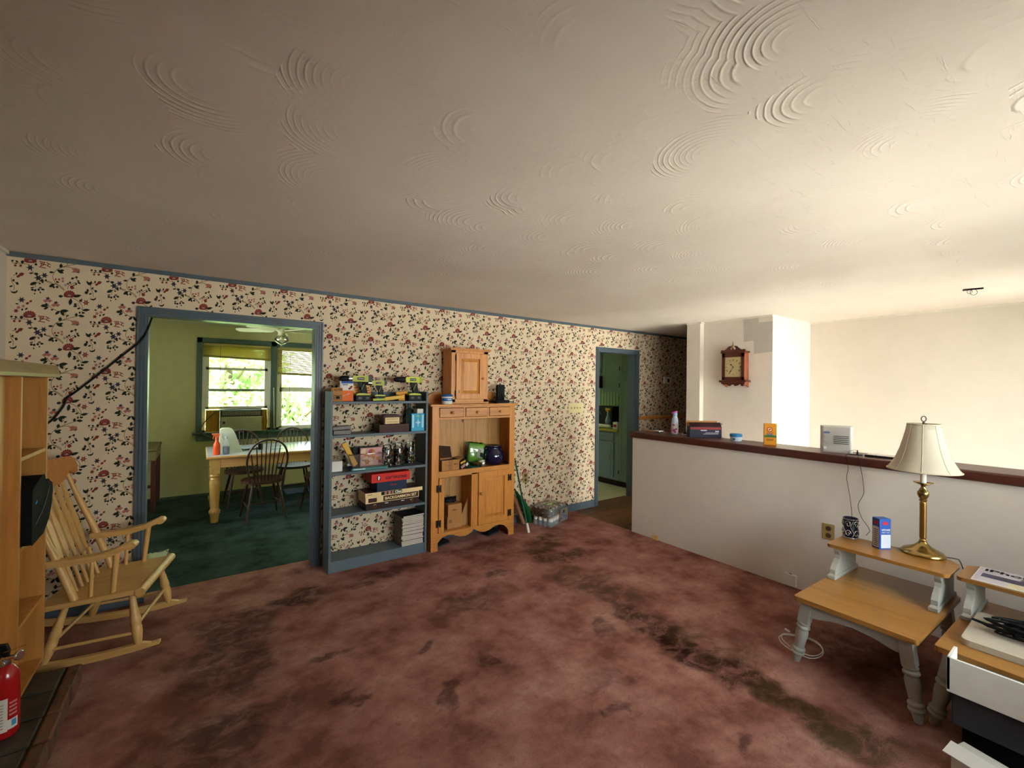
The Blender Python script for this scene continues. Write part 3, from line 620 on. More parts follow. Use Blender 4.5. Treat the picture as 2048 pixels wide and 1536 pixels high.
for z in (1.84, 1.49):
    m = MB(); m.lathe([(.004, -.03), (.006, -.028), (.006, .028), (.004, .03)], (da - .003, yc - .008, z), 8); m.build('hinge', M_IRON, d)

# ------------------------------------------------------------------ drills etc. on the bookcase top shelf
zt = 1.4205
def cordless_drill(label, x, y, z0, hgt, col, mirror=1, silver=True, rz=0, lean=0.0, base=True):
    """drill standing on its battery; chuck points to -x (mirror=1)"""
    T = thing('cordless_drill', label, 'drill', (x, y, z0), rz, 'cordless drills on the blue bookcase')
    k = hgt / .222
    def q(a, b): return (a * k * mirror, b * k)
    m = MB(); m.prism([q(-.055, .170), q(.085, .168), q(.095, .180), q(.095, .210), q(.080, .222), q(-.050, .220), q(-.06, .205)], (0, -.026 * k, 0), (1, 0, 0), (0, 0, 1), (0, 1, 0), .052 * k)
    m.build('body', col, T, .006, local=True)
    m = MB(); m.prism([q(.078, .166), q(.10, .17), q(.108, .195), q(.10, .225), q(.078, .224)], (0, -.028 * k, 0), (1, 0, 0), (0, 0, 1), (0, 1, 0), .056 * k); m.build('motor_cap', M_GREYP if col is M_LIME and silver else M_LIME, T, .004, local=True)
    ch = MB(); ch.lathe([(.026, 0), (.026, .012), (.027, .03)], tuple((-.058 * k * mirror, 0, .195 * k)), 16, axis=(-mirror, 0, 0)); ch.v = [V((p.x, p.y * k, .195 * k + (p.z - .195 * k) * k)) for p in ch.v]
    ch.build('clutch_ring', M_CHROME if silver else M_BLACK, T, local=True)
    m = MB(); m.lathe([(.024 * k, 0), (.024 * k, .05 * k), (.017 * k, .068 * k), (.009 * k, .075 * k)], (-.088 * k * mirror, 0, .195 * k), 16, axis=(-mirror, 0, 0)); m.build('chuck', M_BLACK, T, local=True)
    m = MB(); m.prism([q(.0, .172), q(.058, .172), q(.060, .14), q(.078, .055), q(.024, .050), q(.022, .10), q(-.004, .150)], (0, -.017 * k, 0), (1, 0, 0), (0, 0, 1), (0, 1, 0), .034 * k); m.build('handle', M_BLACK, T, .005, local=True)
    m = MB(); m.prism([q(-.012, .162), q(.008, .165), q(.016, .12), q(.0, .125)], (0, -.008, 0), (1, 0, 0), (0, 0, 1), (0, 1, 0), .016); m.build('trigger', M_DGREY, T, .002, local=True)
    m = MB(); m.bar((.045 * k * mirror, -.019 * k, .155 * k), (.020 * k * mirror, -.019 * k, .10 * k), .003, .006, up=(0, 1, 0)); m.build('side_stripe', col, T, local=True)
    m = MB(); m.prism([q(-.028, .052), q(-.022, .066), q(.02, .070), q(.082, .066), q(.098, .052)], (0, -.034 * k, 0), (1, 0, 0), (0, 0, 1), (0, 1, 0), .068 * k); m.build('foot_plate', col, T, .004, local=True)
    m = MB(); m.box(-.03 * k, .095 * k, -.037 * k, .037 * k, 0, .052 * k) if mirror == 1 else m.box(-.095 * k, .03 * k, -.037 * k, .037 * k, 0, .052 * k); bt = m.build('battery', M_BLACK, T, .004, local=True)
    m = MB(); decal(m, (.005 * k * mirror, -.037 * k, .028 * k), (1, 0, 0), (0, 0, 1), .03 * k, .02 * k); m.build('clip', M_GREYP, bt, local=True); m = MB(); decal(m, (.068 * k * mirror, -.037 * k, .028 * k), (1, 0, 0), (0, 0, 1), .026 * k, .02 * k); m.build('clip', M_GREYP, bt, local=True)
    m = MB(); decal(m, (.012 * k * mirror, -.0262 * k, .196 * k), (1, 0, 0), (0, 0, 1), .058 * k, .022 * k); lb = m.build('name_plate', M_INK, T, local=True)
    letters('RYOBI', .046 * k, .012 * k, M_PAPERW, lb, (.012 * k * mirror, -.0272 * k, .196 * k), (1, 0, 0), (0, 0, 1), local=True, bold=.02)
    return T
cordless_drill('lime cordless drill with silver ring, standing beside the ant bait box', 1.112, 3.865, zt, .222, M_LIME)
t2 = cordless_drill('lime cordless driver lower in height with a grey back, middle of three', 1.268, 3.86, zt, .182, M_LIME)
cordless_drill('bright lime cordless drill with all black chuck, rightmost of three', 1.588, 3.86, zt, .222, flat('bright_lime', '#b4bd2c', .4), silver=False)
def carton(name, label, cat, x0, x1, y0, y1, z0, z1, mats, parts=(), group=None, rz=0, bevel=.001):
    T = thing(name, label, cat, ((x0 + x1) / 2, (y0 + y1) / 2, z0), rz, group)
    w, d, h = (x1 - x0) / 2, (y1 - y0) / 2, z1 - z0
    m = MB(); m.box(-w, w, -d, d, 0, h); b = m.build('carton', mats, T, bevel, local=True)
    return T, w, d, h
T, w, d, h = carton('trap_box', 'brown printed cardboard box at the left end of the top shelf', 'box', .893, .972, 3.83, 3.90, zt, 1.535, M_CARD)
letters('VICTOR', .066, .018, M_INK, T, (0, -d, h - .016), (1, 0, 0), (0, 0, 1), local=True, bold=.02)
m = MB()
for a, b, c_, e in ((-.03, .03, .014, .017), (-.03, .03, .05, .053), (-.03, -.027, .014, .053), (.027, .03, .014, .053), (-.016, .016, .022, .045)): m.box(a, b, -d - .0008, -d, c_, e)
m.build('printed_emblem', M_INK, T, local=True)
T, w, d, h = carton('ant_bait_box', 'white and orange ant bait box with an ant printed on it', 'box', .966, 1.068, 3.862, 3.91, zt, 1.592, M_PAPERW)
m = MB(); decal(m, (0, -d, .046), (1, 0, 0), (0, 0, 1), .102, .092, 0); m.build('orange_label', M_OR, T, local=True); m = MB(); decal(m, (0, -d, .162), (1, 0, 0), (0, 0, 1), .102, .018); m.build('blue_label', M_BLU, T, local=True)
letters('TERRO', .05, .014, M_BLU, T, (-.02, -d, .142), (1, 0, 0), (0, 0, 1), local=True, bold=.03)
letters('Liquid Ant Baits', .06, .010, M_PAPERW, T, (-.01, -d - .001, .055), (1, 0, .35), (-.35, 0, 1), local=True, bold=.02)
m = MB()
for a, b, r in ((.018, .108, .009), (.027, .117, .007), (.036, .125, .008)): m.lathe([(r, 0), (r, .0008)], (a, -d, b), 10, axis=(0, -1, 0), sx=1.2)
for a in (-1, 1):
    for k in (0, 1, 2): m.bar((.027 + k * .004, -d - .0005, .117), (.027 + k * .01 - a * .01, -d - .0005, .117 + a * .018), .001, .0015, up=(0, 1, 0))
m.build('ant_print', M_MAR, T, local=True)
def battery_level(name, label, cat, a, b, w, h, mat): pass
# striped pest strips boxes behind the drills
for k, (xx, lb) in enumerate(((1.085, 'yellow and red striped box behind the first drill'), (1.185, 'yellow and red striped box between the two left drills'))):
    T = thing('striped_box', lb, 'box', (xx + .02, 3.925, zt), 0, 'striped boxes behind the drills')
    m = MB(); m.prism([(-.03, .135), (.022, .135), (.045, 0), (0, 0)], (0, 0, 0), (1, 0, 0), (0, 0, 1), (0, 1, 0), .03); m.build('carton', M_YEL, T, .001, local=True)
    m = MB()
    for j in range(5): m.bar((-.012 + j * .006, -.0008, .115 - j * .022), (.018 + j * .006, -.0008, .115 - j * .022), .001, .011, up=(0, 0, 1))
    m.build('red_stripes', flat('stripe_red', '#b8402e', .6), T, local=True)
T = thing('spirit_level', 'yellow folding tool lying on the shelf toward the right drill', 'tool', (1.42, 3.84, zt))
m = MB(); m.obox((-.0, 0, .028), (.088, 0, .010), (0, .018, 0), (-.0015, 0, .016)); m.build('body', M_YEL, T, .003, local=True)
m = MB(); m.obox((.085, .035, .072), (.056, 0, .006), (0, .014, 0), (-.001, 0, .012)); m.obox((.085, .035, .03), (.03, 0, 0), (0, .012, 0), (0, 0, .03)); m.build('upper_block', flat('amber_plastic', '#c98a17', .45), T, .003, local=True)
m = MB(); m.obox((-.14, .0, .010), (.055, 0, .002), (0, .022, 0), (0, 0, .010)); m.xf(Matrix.Translation((0, 0, .004))); m.build('lime_foot', M_LIME, T, .003, local=True)

# second shelf
z2 = 1.1405
T = thing('hinged_brown_box', 'small dark brown wooden box with ajar lid, left end of second shelf', 'box', (.972, 3.87, z2))
m = MB(); m.box(-.072, .072, -.045, .045, 0, .036); m.build('base', M_DARKW, T, .002, local=True)
m = MB(); m.obox((-.004, 0, .055), (.074, 0, .004), (0, .046, 0), (-.001, 0, .014)); m.build('lid', M_DARKW, T, .002, local=True)
T, w, d, h = carton('maroon_box', 'long maroon cardboard box lying on the second shelf', 'box', 1.278, 1.552, 3.80, 3.96, z2, 1.212, M_BROWNB)
m = MB(); m.box(-w, w, -d - .001, -d, h - .012, h - .010); m.build('lid_seam', flat('maroon_edge', '#6b4038', .5), T, local=True)
T = thing('chocolate_box', 'dark brown chest shaped chocolate box with gold label on the maroon box', 'box', (1.40, 3.87, 1.2125))
m = MB(); m.box(-.078, .078, -.05, .05, 0, .060); m.build('body', M_BROWNB, T, .002, local=True)
m = MB(); m.prism([(-.082, .060), (.082, .060), (.082, .070), (.060, .084), (-.060, .084), (-.082, .070)], (0, -.054, 0), (1, 0, 0), (0, 0, 1), (0, 1, 0), .108); m.build('lid', M_BROWNB, T, .003, local=True)
m = MB(); decal(m, (0, -.0545, .032), (1, 0, 0), (0, 0, 1), .13, .056, off=.0012); lb = m.build('gold_label', M_CREAMP, T, local=True)
letters("DIETRICH'S", .105, .013, M_BROWNB, lb, (0, -.0558, .046), (1, 0, 0), (0, 0, 1), local=True); letters("CHOCOLATE", .105, .013, M_BROWNB, lb, (0, -.0558, .020), (1, 0, 0), (0, 0, 1), local=True)
T, w, d, h = carton('tissue_box', 'tall blue patterned box at the right end of the second shelf', 'box', 1.580, 1.708, 3.81, 3.93, z2, 1.302, M_SKY)
m = MB()
for a in (-.048, .046): decal(m, (a, -d, .09), (1, 0, 0), (0, 0, 1), .018, .12, 0)
star_pts = [((.03 if k % 2 == 0 else .009) * math.cos(PI * k / 4), (.045 if k % 2 == 0 else .012) * math.sin(PI * k / 4)) for k in range(8)]
m.add([(p[0], -d - .0012, .078 + p[1]) for p in star_pts][::-1], [tuple(range(8))], m=0)
m.add([(p[0] * .8, -d - .0012, .138 + p[1] * .35) for p in star_pts][::-1], [tuple(range(8))], m=1)
m.build('printed_label', [flat('pale_print', '#a9d5e6', .5), flat('lime_print', '#b9d36a', .5)], T, local=True)
T, w, d, h = carton('white_carton', 'small white carton standing on top of the blue patterned box', 'box', 1.645, 1.705, 3.83, 3.92, 1.3025, 1.343, M_PAPERW)
T = thing('dark_bottle', 'dark glass bottle behind the blue patterned box', 'bottle', (1.62, 3.965, z2))
m = MB(); m.lathe([(.03, 0), (.032, .01), (.032, .17), (.02, .20), (.015, .21)], seg=16); m.build('body', flat('dark_glass', '#2c3538', .15), T, local=True)
m = MB(); m.lathe([(.018, .21), (.018, .25), (.016, .255)], seg=14); m.build('cap', M_GREYP, T, local=True)

# third shelf
z3 = .8255
T, w, d, h = carton('white_box', 'low white box at the left end of the third shelf', 'box', .888, .985, 3.86, 3.99, z3, .912, M_PAPERW)
T = thing('storage_bin', 'clear plastic storage bin holding a puzzle box on the third shelf', 'bin', (1.19, 3.895, z3 + .022))
m = MB(); W_, D_, h = .135, .075, .115
for (a, b, c_, e) in ((-1, -1, 1, -1), (1, -1, 1, 1), (1, 1, -1, 1), (-1, 1, -1, -1)):
    m.add([(a * W_, b * D_, 0), (c_ * W_, e * D_, 0), (c_ * (W_ + .018), e * (D_ + .012), h), (a * (W_ + .018), b * (D_ + .012), h)], [(0, 1, 2, 3)])
m.add([(-W_, -D_, 0), (W_, -D_, 0), (W_, D_, 0), (-W_, D_, 0)], [(0, 1, 2, 3)]); m.build('tub', glassy('clear_tub', (.90, .88, .88, 1), .10, .25), T, local=True)
m = MB(); rim = [(-W_ - .02, -D_ - .014, h), (W_ + .02, -D_ - .014, h), (W_ + .02, D_ + .014, h), (-W_ - .02, D_ + .014, h)]; m.tube(rim, .004, 6, closed=True); m.build('rim', glassy('clear_rim', (.85, .85, .85, 1), .3, .2), T, local=True)
T = thing('puzzle_box', 'pink and orange picture box standing inside the clear bin', 'box', (1.232, 3.885, z3 + .0245))
m = MB(); m.box(-.095, .095, -.018, .018, 0, .158); m.build('carton', flat('pink_card', '#c99a98', .6), T, .001, local=True)
m = MB(); 
for i in range(26):
    a, b, r = random.uniform(-.08, .08), random.uniform(.02, .145), random.uniform(.007, .018); m.lathe([(r, 0), (r, .0006)], (a, -.018 - .0004 * (i % 3), b), 7, axis=(0, -1, 0), sx=random.uniform(.8, 1.9), m=i % 3, xdir=(1, 0, random.uniform(-1, 1)))
m.build('cover_picture', [flat('orange_print', '#c9803c', .6), flat('rose_print', '#a85a5a', .6), flat('cream_print', '#dcc3a0', .6)], T, local=True)
T = thing('dark_case', 'thin dark case standing behind the picture box in the clear bin', 'case', (1.20, 3.925, z3 + .0245)); m = MB(); m.box(-.115, .115, -.01, .01, 0, .165); m.build('case', M_BLACK, T, .002, local=True)
T = thing('yellow_book', 'thin yellow book leaning in the clear bin', 'book', (1.085, 3.868, z3 + .027))
m = MB(); m.obox((-.040, 0, .112), (.0175, 0, .010), (0, .014, 0), (-.050, 0, .098)); m.build('cover', M_YEL, T, .001, local=True)
m = MB(); m.obox((-.040, .001, .112), (.0165, 0, .0095), (0, .011, 0), (-.0508, 0, .0995)); m.build('pages', M_PAPERW, T, local=True)
T = thing('teal_gift_box', 'long teal box lying at the front edge of the third shelf under the bin', 'box', (1.205, 3.85, z3), -.07)
m = MB(); m.box(-.155, .155, -.05, .06, 0, .0195); m.build('carton', flat('teal_card', '#2f6f70', .35), T, .002, local=True)
m = MB(); decal(m, (-.09, -.05, .012), (1, 0, 0), (0, 0, 1), .10, .012); m.build('pale_label', flat('pale_teal', '#a9cfd0', .5), T, local=True)
marb = [flat('marble_%s' % n, c_, .12) for n, c_ in (('white', '#d8d4cc'), ('brown', '#6e3c22'), ('green', '#2f5a3a'), ('blue', '#2a4470'), ('amber', '#b57a2c'), ('black', '#141414'))]
M_JAR = glassy('jar_glass', (.93, .95, .93, 1), .02, .03)
for k, (jx, jy, jh, lb) in enumerate(((1.387, 3.905, .196, 'shorter clip lid glass jar of marbles, nearest the clear bin'), (1.50, 3.92, .206, 'clip lid glass jar of marbles, middle of three'), (1.612, 3.93, .21, 'clip lid glass jar of marbles, rightmost of three'))):
    T = thing('glass_jar', lb, 'jar', (jx, jy, z3), 0, 'jars of marbles on the third shelf')
    m = MB(); m.lathe([(.040, 0), (.044, .006), (.044, jh - .05), (.036, jh - .03), (.036, jh - .02)], seg=24, caps=False); m.lathe([(0, .001), (.040, .001)], seg=24, caps=False); m.build('jar_body', M_JAR, T, local=True)
    m = MB(); m.lathe([(.038, jh - .02), (.039, jh - .012), (.030, jh - .002), (0, jh)], seg=24); m.build('lid', M_JAR, T, local=True)
    m = MB(); m.tube(arc((0, 0, jh - .022), .038, 0, 360, 24, ev=(0, 1, 0)), .0016, 6); m.tube([(.039, 0, jh - .022), (.052, 0, jh - .03), (.05, 0, jh - .06), (.045, 0, jh - .05)], .0015, 6); m.tube([(-.039, 0, jh - .022), (-.03, 0, jh + .004), (0, 0, jh + .008), (.03, 0, jh + .004), (.04, 0, jh - .02)], .0014, 6); m.build('wire_clip', M_CHROME, T, local=True)
    m = MB(); rr = random.Random(k)
    for i in range(190):
        a, r, zz = rr.uniform(0, 2 * PI), .035 * math.sqrt(rr.random()) if rr.random() < .4 else .0355, rr.uniform(.008, jh - .058)
        m.sphere((r * math.cos(a), r * math.sin(a), zz), .0078, 8, 5, m=rr.choice([0, 1, 2, 3, 4, 5, 5, 1]))
    o = m.build('marbles', marb, None, local=True); o.location = (jx, jy, z3); tag(o, 'mixed coloured marbles filling the %s glass jar' % ('shorter', 'middle', 'rightmost')[k], 'marbles', kind='stuff')

# fourth shelf: games
z4 = .4735
T, w, d, h = carton('brown_case', 'dark brown folding case with round brass latches at bottom of the game stack', 'case', 1.165, 1.650, 3.792, 4.0, z4, .530, flat('case_brown', '#2a1614', .4), rz=.02)
for a in (-.165, .175):
    m = MB(); m.lathe([(.019, 0), (.019, .003), (.015, .004)], (a, -d, .032), 18, axis=(0, -1, 0)); lt = m.build('latch', M_BRASS, T, local=True)
    m = MB(); m.box(a - .007, a - .003, -d - .0055, -d - .0035, .022, .042); m.box(a + .003, a + .007, -d - .0055, -d - .0035, .022, .042); m.box(a - .003, a + .003, -d - .0055, -d - .0035, .030, .034); m.build('latch_slot', M_IRON, lt, local=True)
m = MB(); decal(m, (-.06, -d, .045), (1, 0, 0), (0, 0, 1), .03, .006); decal(m, (.09, -d, .045), (1, 0, 0), (0, 0, 1), .03, .006); m.build('name_mark', M_PAPERW, T, local=True)
T, w, d, h = carton('backgammon_box', 'cream and brown backgammon game box below the detective game', 'board game', 1.163, 1.655, 3.797, 4.0, .531, .588, M_CREAMP, rz=.015)
m = MB(); decal(m, (.075, -d, .029), (1, 0, 0), (0, 0, 1), .33, .048, 0); decal(m, (-.185, -d, .026), (1, 0, 0), (0, 0, 1), .075, .036, 0); lb = m.build('dark_panel', M_BROWNB, T, local=True)
letters('BACKGAMMON SET', .30, .026, M_CREAMP, lb, (.075, -d - .001, .029), (1, 0, 0), (0, 0, 1), local=True, bold=.035)
T, w, d, h = carton('detective_game_box', 'shallow cream edged detective board game box with a picture strip', 'board game', 1.160, 1.690, 3.795, 4.0, .589, .622, [M_CREAMP], rz=.01)
m = MB(); m.box(-w + .004, w - .004, -d + .002, d, h, h + .001); m.build('lid_top', M_BROWNB, T, local=True)
m = MB(); decal(m, (-.03, -d, .017), (1, 0, 0), (0, 0, 1), .19, .029, 0); decal(m, (-.085, -d - .0003, .017), (1, 0, 0), (0, 0, 1), .022, .025, 1); decal(m, (-.050, -d - .0003, .017), (1, 0, 0), (0, 0, 1), .022, .025, 2); decal(m, (-.02, -d - .0003, .017), (1, 0, 0), (0, 0, 1), .018, .025, 1); lb = m.build('picture_strip', [M_INK, flat('photo_tan', '#a8785a', .6), flat('photo_rose', '#b4807c', .6)], T, local=True)
letters('Clue', .062, .022, M_PAPERW, lb, (.030, -d - .0012, .018), (1, 0, 0), (0, 0, 1), local=True, bold=.05)
letters('PARKER', .045, .008, M_INK, T, (-.225, -d, .018), (1, 0, 0), (0, 0, 1), local=True, bold=.03)
T, w, d, h = carton('navy_game_box', 'dark navy box between the red box and the detective game', 'board game', 1.265, 1.537, 3.80, 3.99, .6235, .706, M_NAVY)
letters('Trivial Pursuit', .06, .012, M_RED, T, (.01, -d, .05), (1, 0, 0), (0, 0, 1), local=True, bold=.02)
T, w, d, h = carton('red_game_box', 'red word game box on top of the game stack', 'board game', 1.213, 1.565, 3.79, 3.99, .7065, .782, M_RED)
letters('SCATTERGORIES', .20, .024, M_INK, T, (.045, -d, .034), (1, 0, 0), (0, 0, 1), local=True, bold=.03)
m = MB(); m.box(-.128, -.098, -d - .001, -d, .018, .058); e_ = m.build('emblem', M_INK, T, local=True)
m = MB(); m.add([(-.120, -d - .0016, .022), (-.108, -d - .0016, .022), (-.106, -d - .0016, .036), (-.101, -d - .0016, .045), (-.108, -d - .0016, .055), (-.120, -d - .0016, .054)], [(0, 1, 2, 3, 4, 5)]); m.build('emblem_face', M_PAPERW, e_, local=True)

# magazines on the bottom shelf
z5 = .0955
mg = thing('magazine', 'white edged magazine in the tall stack on the bottom shelf', 'magazine', (1.602, 3.90, z5), 0, 'magazines stacked on the bottom shelf')
m = MB(); m.box(-.102, .102, -.1, .1, .001, .0148); m.build('pages', flat('magazine_paper', '#bdb5a9', .8), mg, local=True)
m = MB(); m.box(-.104, .104, -.101, .101, .0146, .0158); m.box(-.104, -.1025, -.101, .101, 0, .0158); m.box(-.104, .104, -.101, .101, 0, .001); m.build('cover', flat('magazine_cover', '#7d7466', .6), mg, local=True)
rr = random.Random(4)
for i in range(1, 16):
    c_ = dup(mg, (1.602 + rr.uniform(-.006, .006), 3.90 + rr.uniform(-.005, .008), z5 + i * .0161), rr.uniform(-.03, .03))
c_ = dup(mg, (1.606, 3.90, z5 + 16 * .0161), .05, 'dark covered magazine lying on top of the tall stack', 'magazines stacked on the bottom shelf')
for ch in c_.children:
    if ch.name.startswith('cover'): ch.data = ch.data.copy(); ch.data.materials[0] = M_BLACK
# ------------------------------------------------------------------ inside and on the hutch
zo = .7355
T = thing('cardboard_box', 'open brown cardboard box with raised dark flap on the hutch middle shelf', 'box', (1.975, 3.86, zo), .02, 'cardboard boxes in the hutch')
m = MB()
m.box(-.095, .095, -.075, -.072, 0, .108); m.box(-.095, .095, .062, .065, 0, .108); m.box(-.095, -.092, -.072, .062, 0, .108); m.box(.092, .095, -.072, .062, 0, .108); m.box(-.092, .092, -.072, .062, 0, .003); m.build('carton', M_CARD, T, local=True)
m = MB(); m.obox((-.003, .085, .165), (.093, 0, -.012), (0, .0015, 0), (0, .02, .060)); m.build('back_flap', M_CARDD, T, local=True)
m = MB(); m.obox((.125, 0, .112), (.035, 0, .004), (0, .06, 0), (0, 0, .0015)); m.build('side_flap', M_CARD, T, local=True); m = MB(); m.obox((-.105, .0, .140), (.001, 0, 0), (0, .06, 0), (.006, 0, .045)); m.build('side_flap', M_CARD, T, local=True)
m = MB(); m.box(-.090, .090, -.065, .055, .075, .095); m.build('blue_packet', flat('deep_blue', '#1b3e58', .5), T, local=True)
m = MB(); decal(m, (.0, -.075, .054), (1, 0, 0), (0, 0, 1), .045, .106); m.build('tape_strip', flat('tape_brown', '#95653c', .4), T, local=True)
letters('4x10', .04, .016, M_INK, T, (.055, -.076, .065), (1, 0, 0), (0, 0, 1), local=True, bold=.02); letters('handle with care', .06, .007, M_INK, T, (-.03, -.076, .06), (1, 0, 0), (0, 0, 1), local=True)
T = thing('snack_packet', 'dark printed packet with yellow strip leaning beside the cardboard box', 'packet', (2.145, 3.815, zo), 0)
m = MB(); m.prism([(-.045, .005), (.045, 0), (.062, .012), (.048, .085), (.0, .098), (-.045, .072)], (0, 0, 0), (1, 0, 0), (0, 0, 1), (0, 1, .15), .022); m.build('packet', M_INK, T, .003, local=True)
m = MB(); m.obox((-.018, -.002, .070), (.028, 0, .010), (0, .001, 0), (-.003, 0, .008)); m.obox((-.012, -.002, .030), (.022, 0, .016), (0, .001, 0), (-.008, 0, .010), m=1); m.obox((.03, -.002, .045), (.01, 0, .01), (0, .001, 0), (-.006, 0, .010), m=2); m.build('printed_marks', [M_YEL, flat('salmon', '#b08078', .6), M_PAPERW], T, local=True)
T = thing('green_produce_bag', 'clear plastic bag around a bright green packet beside the cobalt vase', 'bag', (2.30, 3.90, zo), 0)
def pillow(m, w, h, t, c, nx=10, ny=10, mat=0, taper=0, seed=1, crumple=.004):
    rr = random.Random(seed); vs = []
    for s in (-1, 1):
        for j in range(ny + 1):
            for i in range(nx + 1):
                a, b = i / nx * 2 - 1, j / ny * 2 - 1
                th = t * (1 - a * a) ** .5 * (1 - b * b) ** .5 if abs(a) < 1 and abs(b) < 1 else 0
                vs.append(V((c[0] + a * w / 2 * (1 - taper * (1 - b) / 2) + rr.uniform(-crumple, crumple), c[1] + s * (th + rr.uniform(0, crumple) * (th > 0)), c[2] + (b + 1) * h / 2 + rr.uniform(-crumple, crumple))))
    n = (nx + 1) * (ny + 1); fs = []
    for j in range(ny):
        for i in range(nx):
            q = (j * (nx + 1) + i, j * (nx + 1) + i + 1, (j + 1) * (nx + 1) + i + 1, (j + 1) * (nx + 1) + i)
            fs.append(q); fs.append(tuple(n + k for k in reversed(q)))
    m.add(vs, fs, True, mat)
m = MB(); pillow(m, .19, .19, .030, (.01, 0, .045), seed=3); m.xf(Matrix.Rotation(.16, 4, 'Y')); m.build('green_packet', flat('leaf_green', '#5fa32b', .4), T, local=True)
m = MB(); m.obox((.055, -.040, .135), (.034, 0, -.012), (0, .002, 0), (.010, 0, .048)); m.obox((.07, -.043, .115), (.018, 0, -.006), (0, .002, 0), (.004, 0, .022), m=1); m.build('printed_photo', [flat('grey_print', '#9aa395', .5), M_INK], T, local=True)
m = MB(); pillow(m, .25, .245, .045, (0, 0, .0), taper=.1, seed=5, crumple=.007); m.xf(Matrix.Rotation(.12, 4, 'Y')); m.build('clear_bag', glassy('clear_film', (.9, .93, .88, 1), .10, .12), T, local=True)
T = thing('cobalt_vase', 'round dark cobalt blue glass vase with short neck on the hutch shelf', 'vase', (2.53, 3.885, zo))
m = MB(); m.lathe([(.055, 0), (.085, .012), (.112, .05), (.118, .09), (.108, .135), (.082, .165), (.070, .178), (.078, .19), (.083, .20), (.074, .204), (.066, .19), (.0, .188)], seg=36); m.build('body', flat('cobalt_glass', '#0c0f33', .08, coat=.6), T, local=True)
m = MB()
for s in (-1, 1): m.tube(smoothpts([(s * .074, 0, .182), (s * .098, 0, .175), (s * .102, 0, .155), (s * .094, 0, .143)], 4), .008, 8)
m.build('lug_handle', flat('cobalt_glass_dark', '#0a0c28', .1), T, local=True)
T = thing('tin_can', 'small open silver tin at the front edge of the hutch shelf', 'tin', (2.345, 3.80, zo))
m = MB(); m.lathe([(.030, 0), (.034, .002), (.034, .060), (.032, .062)], seg=24); m.build('can', M_CHROME, T, local=True)
m = MB(); m.lathe([(.0, .0625), (.030, .0625), (.036, .066), (.036, .07), (.0, .072)], seg=24); m.xf(Matrix.Translation((-.006, 0, 0)) @ Matrix.Rotation(-.08, 4, 'Y')); m.build('lid', M_PAPERW, T, local=True)
T = thing('teal_pouch', 'flat teal green pouch lying in front of the green bag', 'pouch', (2.255, 3.81, zo))
m = MB(); m.prism([(-.045, -.03), (.05, -.035), (.055, .03), (-.02, .04), (-.055, .01)], (0, 0, 0), (1, 0, 0), (0, 1, 0), (0, 0, 1), .014); m.build('cloth', flat('teal_cloth', '#0f4f47', .6), T, .004, local=True)
# lower left cupboard
zb = .1685
T = thing('tall_carton', 'tall open cardboard carton stuffed with dark bags in the lower cupboard', 'box', (2.035, 3.86, zb), 0, 'cardboard boxes in the hutch')
m = MB(); m.box(-.08, .075, -.06, .06, 0, .115); m.build('lower_carton', M_CARD, T, .002, local=True)
m = MB(); m.box(-.072, .080, -.058, .06, .115, .235); m.build('upper_carton', M_CARD, T, .002, local=True)
letters('VARILLA', .05, .010, M_INK, T, (.0, -.059, .18), (1, 0, 0), (0, 0, 1), local=True, bold=.05)
m = MB()
for j in range(4): m.box(-.065, -.03, -.0612, -.0605, .085 - j * .008, .088 - j * .008)
m.build('printed_lines', M_DGREY, T, local=True)
T = thing('crumpled_bag', 'crumpled black plastic bag on top of the tall carton', 'bag', (2.02, 3.89, zb + .237))
m = MB(); rr = random.Random(11)
for i in range(26):
    c_ = V((rr.uniform(-.06, .06), rr.uniform(-.04, .05), 0)); hh = .035 + .05 * max(0, (-c_.x + .04) / .1)
    ps = [c_ + V((rr.uniform(-.03, .03), rr.uniform(-.02, .02), rr.uniform(0, hh))) for _ in range(4)]
    m.add(ps, [(0, 1, 2), (1, 3, 2), (0, 2, 3), (0, 3, 1)], m=0 if i % 7 else 1)
pillow(m, .15, .05, .05, (0, 0, 0), 8, 5, seed=2, crumple=.006)
m.build('film', [M_BLACK, flat('pale_film', '#b9b98a', .5)], T, local=True)
T = thing('leaning_board', 'thin wooden board leaning inside the lower cupboard of the hutch', 'board', (2.17, 3.84, zb))
m = MB(); m.prism([(-.045, 0), (.045, 0), (.045, .275), (.038, .275), (-.045, .09)], (0, 0, 0), (1, 0, 0), (0, 0, 1), (0, 1, 0), .012); m.build('board', M_PINE_IN, T, .001, local=True)
for xx, lb in ((1.93, 'black shoe tucked under the left arch of the hutch'), (2.52, 'black shoe tucked under the right arch of the hutch')):
    T = thing('black_shoe', lb, 'shoe', (xx, 3.90, 0), .3)
    m = MB(); m.prism([(-.085, 0), (.085, 0), (.09, .02), (.06, .045), (.0, .05), (-.05, .06), (-.085, .055)], (0, -.04, 0), (1, 0, 0), (0, 0, 1), (0, 1, 0), .08); m.build('upper', M_BLACK, T, .012, local=True)
    m = MB(); m.prism([(-.09, 0), (.092, 0), (.096, .012), (-.09, .012)], (0, -.044, 0), (1, 0, 0), (0, 0, 1), (0, 1, 0), .088); m.build('sole', M_DGREY, T, .002, local=True)
